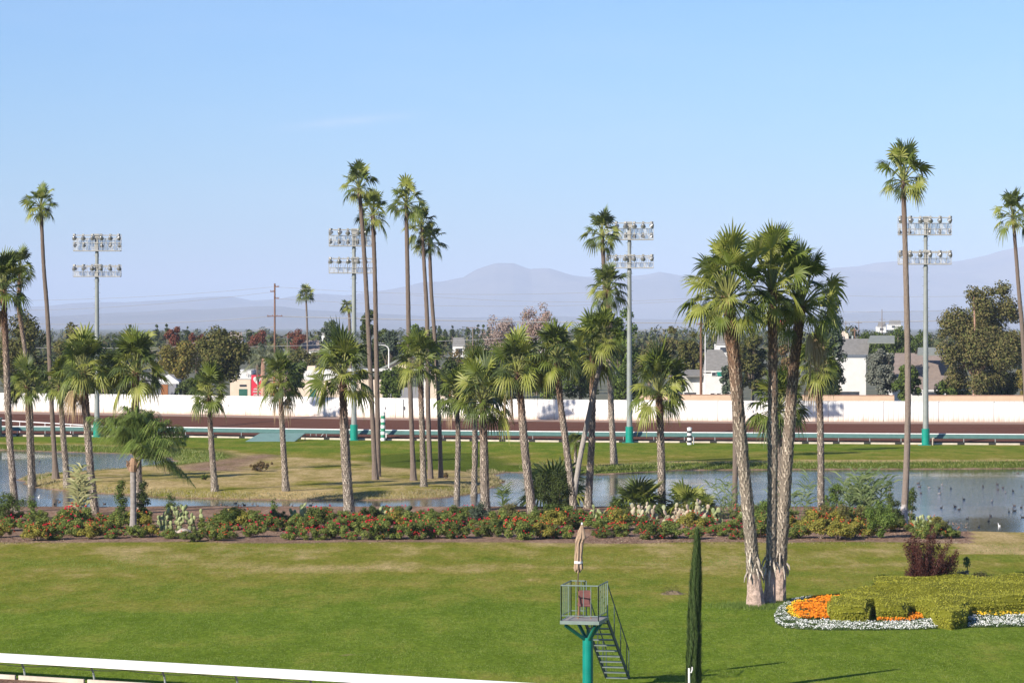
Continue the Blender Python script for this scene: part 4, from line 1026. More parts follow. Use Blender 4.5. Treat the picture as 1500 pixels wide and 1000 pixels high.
# chair on the deck
cpos = Vector(dk(Wd*.47, Ld*.60, 0)) + Vector((CX, DT, 0))
ch = thing('banquet_chair', tuple(cpos), 'dusty red padded chair standing on the observation stand', 'chair', rz=math.atan2(ax.y, ax.x)+R(12))
M_chair = plain('red_vinyl', (.22,.085,.075), (.15,.06,.055), .6, 6); M_chleg = plain('brass_leg', (.42,.22,.09), (.3,.16,.07), .45, 6, .3)
def rbox(m, c, s3, rx=0):
    hx, hy, hz = [v/2 for v in s3]; e = min(s3)*.3
    prof = [(-hx+e,-hz),(hx-e,-hz),(hx,-hz+e),(hx,hz-e),(hx-e,hz),(-hx+e,hz),(-hx,hz-e),(-hx,-hz+e)]
    V = [[x, -hy, z] for x, z in prof]+[[x, hy, z] for x, z in prof]; V = np.array(V) @ rotm('x', rx).T + np.array(c)
    m.add(V, [[j, (j+1)%8, 8+(j+1)%8, 8+j][::-1] for j in range(8)]); m.add(V, [list(range(8))]); m.add(V, [list(range(15,7,-1))])
m = MB(); m.box((0,0,.46), (.44,.44,.09)); m.box((0,0,.41),(.40,.40,.03)); m.build('seat', M_chair, ch)
m = MB(); rbox(m, (0,-.24,.72), (.40,.06,.44), R(8)); m.build('backrest', M_chair, ch)
for sx in (-1, 1):
    for sy in (-1, 1):
        m = MB()
        if sy < 0: m.tube([(sx*.21,-.24,0),(sx*.2,-.2,.45),(sx*.18,-.29,.9)], .014, 6)
        else: m.tube([(sx*.21,.22,0),(sx*.19,.19,.43)], .014, 6)
        m.build('leg', M_chleg, ch)
# folded parasol
D_ = DT + 1.0*0.2
um_base = Vector(dk(.34, Ld-.3, 0)) + Vector((CX, DT, 0))
um = thing('folded_parasol', tuple(um_base), 'folded tan parasol tied with white cord, standing in the observation stand', 'parasol')
Du = um_base.y; zb_ = zd
def ul(px, py): q_ = P(px, py, Du) - um_base; return (q_.x, 0.0, q_.z)
m = MB(); m.tube([(0,0,0), ul(846.5, 850), ul(852.5, 768)], .02, 8); m.tube([(0,0,0),(0,0,.06)], .17, 12); m.tube([(0,0,.06),(0,0,.4)], .035, 8); m.build('pole', plain('parasol_pole', (.10,.06,.04), None, .6), um)
m = MB(); r = np.random.default_rng(4); axp = [ul(846.5,837), ul(847,832), ul(847,815), ul(848.3,795), ul(850,788), ul(851.3,778), ul(852.3,768)]
rad = [.09,.125,.105,.115,.12,.085,.02]; nn = 24; V = []
for i, (c, rr_) in enumerate(zip(axp, rad)):
    for j in range(nn):
        a = j/nn*2*math.pi + .12*i; q_ = rr_*(1+.28*math.sin(a*7+i*.3)+.08*r.normal())
        V.append([c[0]+q_*math.cos(a), c[1]+q_*math.sin(a), c[2]+ (.05*math.sin(a*5) if i == 0 else 0)])
m.add(V, sum([[[i*nn+j, i*nn+(j+1)%nn, (i+1)*nn+(j+1)%nn, (i+1)*nn+j] for j in range(nn)] for i in range(6)], []))
nn2 = 18; V = []
for i, (c, rr_) in enumerate(zip([ul(850.6,789.5), ul(851.2,780), ul(852.4,769)], [.135,.10,.02])):
    for j in range(nn2):
        a = j/nn2*2*math.pi; q_ = rr_*(1+.15*math.sin(a*6)); V.append([c[0]+q_*math.cos(a)+.02, c[1]+q_*math.sin(a), c[2]+(.03*math.sin(a*6) if i == 0 else 0)])
m.add(V, sum([[[i*nn2+j, i*nn2+(j+1)%nn2, (i+1)*nn2+(j+1)%nn2, (i+1)*nn2+j] for j in range(nn2)] for i in range(2)], []))
m.build('canopy', plain('tan_canvas', (.42,.30,.20), (.30,.21,.14), .9, 9), um)
m = MB(); c = ul(847.3,823.5); m.tube([(c[0],0,c[2]-.03),(c[0],0,c[2]+.05)], .14, 14); m.build('tie', M_whitep, um)
m = MB(); c = ul(852.6,767); m.tube([(c[0],0,c[2]-.02),(c[0],0,c[2]+.05)], .03, 8); m.build('finial', M_whitep, um)

# ------------------------------------------------------------------ cypress and pipe
DC = gD(1021); sC = DC/F; XC = XX(1016, DC)
cy = thing('italian_cypress', (XC, DC, 0), 'single narrow dark cypress standing on the lawn right of the stand', 'cypress tree')
r = np.random.default_rng(8); m = MB(); n = 26000
zt_ = ZZ(778, DC); t_ = r.random(n)**.95
prof_t = np.array([0,.08,.25,.5,.72,.86,.94,1.0]); prof_r = np.array([.24,.25,.235,.21,.18,.12,.06,.012])*.95
z = .05 + t_*(zt_-.05); rad = np.interp(t_, prof_t, prof_r); a = r.uniform(0, 2*np.pi, n)
strand = .82 + .18*np.sin(a*9 + z*1.3 + 2*np.sin(z*2.2)) ; rr_ = rad*strand*(1.12-.34*r.random(n)**1.5)*(1+.22*(vnoise(a*1.2, z*2.0, .35, 4)-.5))
cxl = np.interp(t_, [0,.5,1], [0,.03,.13])
p = np.stack([cxl+rr_*np.cos(a), rr_*np.sin(a), z], 1)
dirv = np.stack([np.cos(a)*.35, np.sin(a)*.35, np.ones(n)], 1)+r.normal(0,.18,(n,3)); dirv /= np.linalg.norm(dirv, axis=1)[:,None]
sdv = np.stack([-np.sin(a), np.cos(a), 0*a], 1); ln = (r.uniform(.05,.13,n)*np.where(r.random(n) < .06, 2.2, 1))[:,None]; wd = .014
V = np.stack([p-sdv*wd, p+sdv*wd, p+dirv*ln+sdv*wd*.3, p+dirv*ln-sdv*wd*.3], 1).reshape(-1,3)
m.add(V, np.arange(n*4).reshape(n,4)); 
mc = leafmat('cypress_leaf', [(.03,.055,.018),(.06,.10,.028),(.09,.135,.04),(.11,.15,.05)], .2, .7, .15)
m.build('foliage', mc, cy)
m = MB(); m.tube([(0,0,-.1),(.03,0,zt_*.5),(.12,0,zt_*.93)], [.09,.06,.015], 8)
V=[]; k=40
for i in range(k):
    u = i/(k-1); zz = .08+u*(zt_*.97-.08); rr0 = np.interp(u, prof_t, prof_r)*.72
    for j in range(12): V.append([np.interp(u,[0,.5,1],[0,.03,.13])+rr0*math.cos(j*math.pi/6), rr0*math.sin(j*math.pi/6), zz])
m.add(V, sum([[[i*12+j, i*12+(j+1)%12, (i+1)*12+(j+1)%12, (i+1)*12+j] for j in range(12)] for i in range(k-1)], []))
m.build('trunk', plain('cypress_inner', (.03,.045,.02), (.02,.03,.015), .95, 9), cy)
Dp = DC-.9; wp = thing('standpipe', (XX(1009.5, Dp), Dp, 0), 'white hooked standpipe in front of the cypress', 'pipe')
zt2 = ZZ(978, Dp); m = MB(); m.tube([(0,0,-.05),(0,0,zt2)], .035, 10); m.tube([(0,0,zt2-.12),(.07,0,zt2-.14),(.10,0,zt2-.05),(.10,0,zt2+.04)], .02, 8); m.build('pipe', M_whitep, wp)

# ------------------------------------------------------------------ topiary hedge and flower border
def smooth_noise3(p, sc, seed):
    return vnoise(p[:,0]+p[:,2]*.7, p[:,1]-p[:,2]*.5, sc, seed)
hp = [(1213,897),(1214,908),(1232,912),(1272,912),(1275,903),(1283,902),(1286,910),(1328,909),(1331,901),(1340,900),(1364,906),(1370,919),(1392,923),(1414,920),(1417,905),(1424,902),(1500,899),(1600,897),(1600,868),(1500,867),(1440,871),(1400,867),(1340,868),(1281,866),(1279,878),(1292,884),(1262,884),(1235,888)]
hpw = np.array([[G(x, y).x, G(x, y).y] for x, y in hp])
# slightly higher ground inside the emblem : hedge height varies
hc = hpw.mean(0)
hd = thing('topiary_hedge', (hc[0], hc[1], 0), 'clipped yellow-green topiary hedge with notches in front of the dark red shrub', 'hedge')
step = .09; gx = np.arange(hpw[:,0].min()-.1, hpw[:,0].max()+.1, step); gy = np.arange(hpw[:,1].min()-.1, hpw[:,1].max()+.1, step)
GX, GY = np.meshgrid(gx, gy); sdh = poly_sd(GX.ravel(), GY.ravel(), hpw)
hh = .44 + .40*vnoise(GX.ravel(), GY.ravel(), 1.5, 5) + .16*sstep(hc[1]-1, hc[1]+4, GY.ravel())
hz = hh*np.clip((-sdh)/.22, 0, 1)**.45 + .03*(vnoise(GX.ravel(), GY.ravel(), .22, 6)-.5)
hz = np.where(sdh > 0, -.3, hz)
Vh = np.stack([GX.ravel()-hc[0], GY.ravel()-hc[1], hz], 1); nxh = len(gx); ii = (np.arange(len(gy)-1)[:,None]*nxh+np.arange(nxh-1)[None,:]).ravel()
Qh = np.stack([ii, ii+1, ii+nxh+1, ii+nxh], 1); keep = (sdh[Qh] < .08).any(1); 
m = MB(); m.add(Vh, Qh[keep]); 
m.build('clipped_body', leafmat('hedge_inner', [(.13,.13,.014),(.13,.13,.014)], 0, .9, .05), hd, smooth=True)
m = MB(); r = np.random.default_rng(15); n = 46000
px_ = r.uniform(gx[0], gx[-1], n*2); py_ = r.uniform(gy[0], gy[-1], n*2); s_ = poly_sd(px_, py_, hpw); k_ = s_ < .03; px_, py_, s_ = px_[k_], py_[k_], s_[k_]
hloc = .44 + .40*vnoise(px_, py_, 1.5, 5) + .16*sstep(hc[1]-1, hc[1]+4, py_); edge = s_ > -.14
zl = np.where(edge, r.random(len(px_))*hloc, hloc + r.normal(0, .02, len(px_)))
P_ = np.stack([px_-hc[0], py_-hc[1], zl], 1); n = len(P_)
# extra density on the faces
be = []
for i in range(len(hpw)):
    a, b = hpw[i], hpw[(i+1)%len(hpw)]; Lh = np.linalg.norm(b-a); kn = int(Lh*420); t_ = r.random(kn); q_ = a+(b-a)*t_[:,None]
    be.append(np.stack([q_[:,0]-hc[0]+r.normal(0,.02,kn), q_[:,1]-hc[1]+r.normal(0,.02,kn), r.random(kn)*.46], 1))
P_ = np.concatenate([P_]+be); n = len(P_)
nv_ = np.stack([r.normal(0,.6,n), r.normal(-.2,.6,n), np.full(n,.8)], 1); nv_ /= np.linalg.norm(nv_,axis=1)[:,None]; tv = np.cross(nv_, r.normal(0,1,(n,3))); tv /= np.linalg.norm(tv,axis=1)[:,None]; bv = np.cross(nv_,tv); sz = r.uniform(.02,.045,n)[:,None]
m.add(np.stack([P_-tv*sz, P_-bv*sz*.6, P_+tv*sz, P_+bv*sz*.6],1).reshape(-1,3), np.arange(n*4).reshape(n,4))
m.build('hedge_leaves', leafmat('hedge_leaf', [(.19,.19,.018),(.28,.28,.028),(.38,.36,.04),(.24,.25,.026),(.46,.42,.07)], .25, .6, .2), hd)

def flowerbed(name, label, poly, col_leaf, col_flower, h, dens, fs, exclude=None, seed=1):
    pw = np.array([[G(x, y).x, G(x, y).y] for x, y in poly]); c = pw.mean(0); r = np.random.default_rng(seed)
    A = (pw[:,0].max()-pw[:,0].min())*(pw[:,1].max()-pw[:,1].min()); n = int(A*dens)
    X = r.uniform(pw[:,0].min(), pw[:,0].max(), n); Y = r.uniform(pw[:,1].min(), pw[:,1].max(), n); k = poly_sd(X, Y, pw) < 0
    X, Y = X[k]-c[0], Y[k]-c[1]; n = len(X); hl = h*(.75+.5*vnoise(X+50, Y+50, .5, 3))
    m = MB()
    # foliage under
    Z = r.random(n)*hl; p = np.stack([X, Y, Z], 1); nv_ = r.normal(0,1,(n,3)); nv_[:,2] = abs(nv_[:,2])+.3; nv_ /= np.linalg.norm(nv_,axis=1)[:,None]
    t = np.cross(nv_, r.normal(0,1,(n,3))); t /= np.linalg.norm(t,axis=1)[:,None]; b = np.cross(nv_,t); s_ = r.uniform(.02,.05,n)[:,None]
    m.add(np.stack([p-t*s_, p-b*s_*.5, p+t*s_, p+b*s_*.5],1).reshape(-1,3), np.arange(n*4).reshape(n,4), 0)
    nf = int(n*(.55 if 'orange' in name else .30)); q = r.choice(n, nf, replace=False); clus = vnoise(X[q]*1.0+20, Y[q]*1.0, .35, 8) > .30; q = q[clus]; nf = len(q)
    p = np.stack([X[q], Y[q], hl[q]*r.uniform(.6,1.1,nf)+.01], 1); nv_ = np.stack([r.normal(0,.45,nf), r.normal(-.35,.45,nf), np.full(nf,.8)],1); nv_ /= np.linalg.norm(nv_,axis=1)[:,None]
    t = np.cross(nv_, r.normal(0,1,(nf,3))); t /= np.linalg.norm(t,axis=1)[:,None]; b = np.cross(nv_,t); s_ = fs*r.uniform(.7,1.3,nf)[:,None]; dd = s_*.7
    m.add(np.stack([p+t*s_, p+(t+b)*dd, p+b*s_, p+(b-t)*dd, p-t*s_, p-(t+b)*dd, p-b*s_, p+(t-b)*dd],1).reshape(-1,3), np.arange(nf*8).reshape(nf,8), 1)
    return tag(m.build(name, [col_leaf, col_flower], loc=(c[0], c[1], 0)), label, 'flowers', kind='stuff')
FL = leafmat('bedding_leaf', [(.04,.07,.02),(.07,.11,.03),(.10,.14,.05)], .2)
FW = leafmat('white_bloom', [(.75,.75,.70),(.85,.84,.80),(.6,.6,.5)], .2, .7, .2)
FO = leafmat('orange_bloom', [(.80,.22,.01),(.85,.30,.015),(.7,.15,.01)], .2, .7, .2)
FY = leafmat('yellow_bloom', [(.85,.50,.02),(.85,.60,.04),(.8,.42,.02)], .2, .7, .2)
flowerbed('white_flowers', 'curved border of tiny white flowers around the marigolds and left hedge', [(1200,876),(1185,875),(1160,880),(1142,890),(1134,903),(1136,914),(1150,921),(1200,924),(1280,924),(1340,923),(1372,922),(1376,917),(1362,909),(1280,913),(1215,911),(1175,910),(1156,905),(1150,897),(1160,887),(1185,880)], FL, FW, .12, 620, .021, seed=1)
flowerbed('white_flowers', 'straight border of tiny white flowers right of the hedge notch', [(1418,920),(1417,908),(1424,904),(1600,901),(1600,918),(1500,919)], FL, FW, .13, 620, .021, seed=2)
flowerbed('orange_marigolds', 'patch of orange marigolds between white border and hedge', [(1168,886),(1200,879),(1268,876),(1262,884),(1235,889),(1214,897),(1214,909),(1172,909),(1163,903),(1162,893)], FL, FO, .2, 560, .036, seed=3)
flowerbed('yellow_marigolds', 'crescent of yellow marigolds inside the white border', [(1200,876),(1212,879),(1172,887),(1164,894),(1166,905),(1175,910),(1157,906),(1151,897),(1161,887),(1185,879)], FL, FY, .18, 620, .032, seed=4)
flowerbed('orange_marigolds', 'thin strip of orange marigolds along the hedge foot', [(1284,911),(1330,910),(1331,904),(1340,903),(1350,905),(1352,910),(1330,913),(1286,914)], FL, FO, .2, 420, .03, seed=5)
flowerbed('yellow_marigolds', 'sparse yellow flowers between the right hedge and white border', [(1418,906),(1424,903),(1600,899),(1600,902),(1500,903),(1430,906)], FL, FY, .2, 420, .03, seed=6)

# dark red shrub
def shrub(label, cx, base, w, h, col, n, leaf=.05, k=16, shape='round', name='shrub', cat='shrub', group=None, z=None, spiky=0, D=None, seed=None):
    if D is None: D = gD(base)
    s = D/F; X = XX(cx, D); r = np.random.default_rng(seed or int(cx*17+base*3)); z0 = z if z is not None else (zg(X, D) if D < 285 else 0)
    W, Hh = w*s, h*s; t = thing(name, (X, D, z0), label, cat, group)
    C, Rr = clumps(r, W, Hh, k, W*.9, shape); m = MB(); cloud(m, C, np.array(Rr)*(1.7 if shape == 'column' else 1.1), n, leaf, r, .05 if shape == 'column' else .25, up=.4)
    m.build('foliage', LM[col] if isinstance(col, str) else col, t, loc=(0,0,Hh/2))
    m = MB()
    for j in range(max(5, k//2)):
        c = C[j]; m.tube([(r.normal(0,.04),r.normal(0,.04),-.08),(c[0]*.5,c[1]*.5,Hh*.3),(c[0],c[1],Hh/2+c[2]*.8)], [.03,.02,.008], 5)
    m.build('stems', M_bark, t)
    return t
M_burg = leafmat('burgundy_leaf', [(.045,.012,.012),(.075,.022,.018),(.10,.035,.025),(.13,.05,.03)], .25, .6, .2)
DS = gD(868); sS = DS/F; XS = XX(1358, DS); t = thing('burgundy_shrub', (XS, DS, 0), 'dark burgundy upright shrub behind the topiary hedge', 'shrub')
r = np.random.default_rng(31); m = MB(); ms_ = MB()
for j in range(60):
    a = r.uniform(0, 6.283); lean = r.uniform(.0, 1.0)**.7; Ln = (3.0-1.15*lean)*r.uniform(.75,1.0); d = np.array([math.cos(a)*lean*1.3, math.sin(a)*lean*.8, 1]); d /= np.linalg.norm(d)
    b0 = np.array([r.normal(0,.12), r.normal(0,.12), .1])
    if math.cos(a) < -.3 and lean > .5: Ln *= .62
    ms_.tube([tuple(b0), tuple(b0+d*Ln*.9)], [.02,.006], 4)
    C = [b0+d*Ln*f_ for f_ in np.linspace(.22, 1, 9)]; cloud(m, C, [[.2*(1.15-.5*f_), .2*(1.15-.5*f_), .24] for f_ in np.linspace(0, 1, 9)], 600, .035, r, .3, up=.2, asp=.5)
m.build('foliage', M_burg, t); ms_.build('stems', M_bark, t)
shrub('low grey shrub right of the burgundy shrub', 1412, 862, 52, 30, 'grey', 2600, .04, 14)
shrub('pale yellow-grey shrub behind the right hedge', 1440, 864, 34, 36, 'brown', 1500, .04, 10)
shrub('thin green sprig rising behind the grey shrub', 1416, 852, 13, 52, 'bright', 420, .05, 7, 'column', name='sapling', cat='sapling')
shrub('small dark clump poking out of the hedge top', 1294, 876, 20, 30, 'greygreen', 900, .035, 8)
t = thing('rock', tuple(G(1466, 872))[:2] + (.42,), 'pale brown rock lying on the right hedge', 'rock')
m = MB(); m.lathe([(.001,.22),(.25,.18),(.38,.05),(.4,-.3)], 9); m.V[0] *= np.array([1.2,.7,1]); m.V[0] += np.random.default_rng(2).normal(0,.03,m.V[0].shape); m.build('stone', M_bark_pink, t)
# grass tuft mound on lawn
t = thing('grass_mound', tuple(G(985, 870)), 'small brown earth mound with dry grass on the lawn', 'mound')
m = MB(); m.lathe([(.001,.17),(.25,.13),(.5,.03),(.6,-.1)], 14); m.V[0] *= np.array([1,.8,1]); m.V[0] += np.random.default_rng(3).normal(0,.02,m.V[0].shape); m.build('earth', plain('earth', (.2,.14,.09), (.1,.08,.05), .95, 8), t)
m = MB(); cloud(m, [[.1,0,.1],[-.2,0,.05]], [.3,.3], 500, .05, np.random.default_rng(5), .5, up=.5, asp=.2); m.build('dry_grass', LM['brown'], t)
for gx_, gy_, gw, lb in ((1128,888,60,'longer grass around the feet of the three giant palms'),):
    m = MB(); r = np.random.default_rng(9); n = 9000; c = G(gx_, gy_); X = r.normal(0, 1.0, n); Y = r.normal(0, .75, n); hh_ = r.uniform(.06,.2,n)
    a = r.uniform(0,3.14,n); dx = np.cos(a)*.012; dy = np.sin(a)*.012; lx = r.normal(0,.04,n); ly = r.normal(0,.04,n); z0_ = np.zeros(n)-.02
    V = np.stack([np.stack([X-dx,Y-dy,z0_],1), np.stack([X+dx,Y+dy,z0_],1), np.stack([X+lx,Y+ly,hh_],1)],1).reshape(-1,3); m.add(V, np.arange(n*3).reshape(n,3))
    tag(m.build('long_grass', LM['bright'], loc=(c.x, c.y, 0)), lb, 'grass', kind='stuff')
# lawn blades and bank grass
def blades(name, label, X, Y, Z, hmin, hmax, wd_, mat, seed, bend=.05):
    r = np.random.default_rng(seed); n = len(X); hh_ = r.uniform(hmin,hmax,n); a = r.uniform(-.6,.6,n); dx = np.cos(a)*wd_; dy = np.sin(a)*wd_
    lx = r.normal(0,bend,n); ly = r.normal(0,bend,n)
    V = np.stack([np.stack([X-dx,Y-dy,Z-.03],1), np.stack([X+dx,Y+dy,Z-.03],1), np.stack([X+lx,Y+ly,Z+hh_],1)],1).reshape(-1,3)
    m = MB(); m.add(V, np.arange(n*3).reshape(n,3)); return tag(m.build(name, mat), label, 'grass', kind='stuff')
r = np.random.default_rng(22); n = 240000
Y = 80*(2.06**r.random(n)); X = r.uniform(-1,1,n)*(Y*.185); k_ = (near_side(X, Y) > .3) & (poly_sd(X, Y, hpw) > .2) & (PXY(X, Y, 0)[1] > 797) & (vnoise(X, Y, .8, 30) > .35)
blades('turf_blades', 'short uneven grass blades all over the near lawn', X[k_], Y[k_], np.zeros(k_.sum()), .025, .075, .016, leafmat('turf_blade', [(.08,.135,.014),(.12,.18,.022),(.17,.225,.035),(.25,.27,.07)], .2), 5, .03)
r = np.random.default_rng(21); n = 150000
Y = 215+r.random(n)*75; X = r.uniform(-1,1,n)*(Y*.185); z_, sd_ = zlawn(X, Y); k_ = (sd_ > 0) & (sd_ < 4.3) & (np.random.default_rng(1).random(n) < .8) 
pen_side = PXY(X, Y, 0)[1] > 684
k1 = k_ & ~((PXY(X,Y,0)[0] < 760) & (PXY(X,Y,0)[1] > 680))
blades('bank_grass', 'rough green grass on the far pond bank', X[k1], Y[k1], z_[k1], .08, .26, .035, leafmat('bank_blade', [(.07,.10,.015),(.12,.16,.025),(.19,.22,.05),(.25,.23,.08)], .2), 3, .1)
n = 60000; Y = 195+r.random(n)*50; X = r.uniform(-1,.05,n)*(Y*.185); z_, sd_ = zlawn(X, Y); pxx, pyy = PXY(X, Y, 0); k_ = (sd_ > 0) & (sd_ < 2.2) & (pyy > 684) & (pyy < 740)
blades('spit_grass', 'dry tan grass fringing the low spit in the pond', X[k_], Y[k_], z_[k_], .06, .22, .03, leafmat('dry_blade', [(.25,.2,.1),(.33,.27,.14),(.16,.16,.06)], .2), 4, .08)

# ------------------------------------------------------------------ flower bed of roses
ROSEL = [leafmat('rose_leaf_a', [(.08,.12,.02),(.13,.19,.035),(.19,.24,.05),(.30,.27,.07),(.15,.21,.04),(.10,.13,.03)], .2, .6, .2),
         leafmat('rose_leaf_b', [(.15,.16,.03),(.27,.26,.04),(.40,.33,.06),(.15,.18,.03),(.36,.25,.06)], .2, .6, .2),
         leafmat('rose_leaf_c', [(.05,.08,.018),(.09,.13,.028),(.14,.17,.035),(.19,.16,.05)], .2, .6, .2)]
BLO = [leafmat('bloom_red', [(.6,.012,.02),(.75,.02,.03),(.5,.01,.03),(.8,.04,.06)], .15, .6, .2), leafmat('bloom_orange', [(.60,.07,.03),(.65,.14,.04),(.55,.04,.03)], .15, .6, .2), leafmat('bloom_crimson', [(.5,.01,.05),(.62,.02,.08)], .15, .6, .2)]
def rose_proto(li, bi, seed, nb):
    r = np.random.default_rng(seed); m = MB(); C, Rr = clumps(r, 2.3, 1.25, 22, 1.8)
    cloud(m, C, Rr, 5200, .042, r, .35, up=.4); 
    o1 = m.build('foliage', ROSEL[li]); d1 = o1.data; bpy.data.objects.remove(o1)
    m = MB(); 
    for j in range(nb):
        c = np.array(C[r.integers(len(C))]); d = r.normal(0,1,3); d[2] = abs(d[2])+.2; d[1] -= .4; d /= np.linalg.norm(d); c = c + d*r.uniform(.24,.4)
        for q_ in range(r.integers(1, 4)):
            cc = c + r.normal(0,.05,3); s_ = r.uniform(.022,.045)
            m.lathe([(.001,s_),(s_*.8,s_*.7),(s_*1.2,0),(.5*s_,-s_*.7)], 7, tuple(cc))
    o2 = m.build('blooms', BLO[bi]); d2 = o2.data; bpy.data.objects.remove(o2)
    m = MB()
    for j in range(10): c = C[j]; m.tube([(0,0,-.6),(c[0]*.6,c[1]*.6,-.1),(c[0],c[1],c[2])], [.02,.014,.006], 4)
    o3 = m.build('stems', M_bark); d3 = o3.data; bpy.data.objects.remove(o3)
    return d1, d2, d3
RP = {('red',0): rose_proto(0,0,1,34), ('red',1): rose_proto(2,0,2,26), ('red',2): rose_proto(0,2,3,28), ('orange',0): rose_proto(1,1,4,12), ('orange',1): rose_proto(0,1,5,14), ('plain',0): rose_proto(0,1,6,4), ('plain',1): rose_proto(2,1,7,2)}
LAND = [(10,'the left-edge palm'),(75,'the spit tip'),(138,'the palm with dead fronds'),(195,'the queen palm trunk'),(270,'the big left cactus'),(335,'the spit palms at left'),(415,'the red banner palm'),(513,'the stout pale palm'),(575,'the middle cactus'),(640,'the slender palm cluster'),(711,'the thick low palm'),(780,'the white-footed palm'),(840,'the leaning grey trunk'),(905,'the crossing trunks gap'),(970,'the lone pale palm'),(1030,'the large right cactus'),(1095,'the left giant trunk'),(1150,'the right giant trunk'),(1203,'the shore palm'),(1262,'the reed clump'),(1325,'the tall white-footed palm'),(1380,'the far right cactus')]
used_lab = {}
def rose_label(col, row, px):
    lx, ln = min(LAND, key=lambda q_: abs(q_[0]-px)); side = 'left of' if px < lx-9 else ('right of' if px > lx+9 else 'in line with')
    cname = {'red': 'red-flowered rose bush', 'orange': 'orange-tinged rose bush', 'plain': 'nearly flowerless rose bush'}[col]
    lab = '%s in the %s row, %s %s' % (cname, row, side, ln)
    k = used_lab.get(lab, 0); used_lab[lab] = k+1
    if k: lab = '%s, %s along' % (lab, ['next','third','fourth','fifth','sixth','seventh'][min(k,6)-1])
    return lab
r = np.random.default_rng(17)
rows = [('front', 789, 30, 1.0, 0, 1405), ('middle', 777, 32, 1.05, 10, 1375), ('back', 765, 36, 1.05, 20, 1300)]
for row, by, stp, hs_, xa, xb in rows:
    px = xa
    while px < xb:
        zone = 'red'
        u = r.random()
        if 180 < px < 330: zone = 'orange' if u < .5 else 'plain'
        elif px < 180: zone = 'red' if u < .6 else 'orange'
        elif 330 < px < 640: zone = 'red' if u < .8 else ('plain' if u < .92 else 'orange')
        elif 640 < px < 1100: zone = 'red' if u < .72 else ('orange' if u < .88 else 'plain')
        else: zone = 'orange' if u < .7 else ('plain' if u < .85 else 'red')
        if row == 'back' and u > .35: zone = 'plain'
        keys = [k for k in RP if k[0] == zone]; key = keys[r.integers(len(keys))]
        if (735 < px < 830 or 1140 < px < 1310) and row != 'back' and r.random() < .6: key = ('orange', 0); zone = 'orange'
        skip = (row != 'front' and (225 < px < 305)) or (row == 'back' and 930 < px < 1065) or (row == 'front' and 395 < px < 410) or (row == 'front' and r.random() < .05) or (row=='front' and 1300<px<1345)
        if not skip:
            yy = by + r.normal(0, 1.6); D = gD(yy); X = XX(px, D)
            t = thing('rose_bush', (X, D, 0), rose_label(zone, row, px), 'rose bush', 'rose bushes of the long flower bed', rz=r.uniform(0,6.28))
            sc = r.uniform(.75,1.3)*(.92 if row == 'front' else 1.05); sz = sc*r.uniform(.7,1.15)*hs_*{'front': .82, 'middle': .84, 'back': .66}[row]
            for nm, me in zip(('foliage','blooms','stems'), RP[key]):
                o = link(nm, me, t, (0,0,.56*sz)); o.scale = (sc, sc, sz)
        px += stp*r.uniform(.7, 1.2)
# fallen leaves, mulch bits: stuff
m = MB(); n = 16000; Y = gD(r.uniform(765, 797, n)); X = XX(r.uniform(-10, 1420, n), Y)
p = np.stack([X, Y, np.full(n,.02)],1); a = r.uniform(0,6.28,n); s_ = r.uniform(.03,.07,n)
tv = np.stack([np.cos(a)*s_, np.sin(a)*s_, r.uniform(-.02,.03,n)],1); bv = np.stack([-np.sin(a)*s_*.5, np.cos(a)*s_*.5, r.uniform(0,.03,n)],1)
m.add(np.stack([p-tv,p-bv,p+tv,p+bv],1).reshape(-1,3), np.arange(n*4).reshape(n,4))
tag(m.build('mulch_litter', leafmat('litter', [(.2,.12,.08),(.3,.2,.14),(.12,.08,.05),(.35,.3,.2)], 0, .9, .1)), 'leaf litter and bark chips on the soil of the long flower bed', 'mulch', kind='stuff')

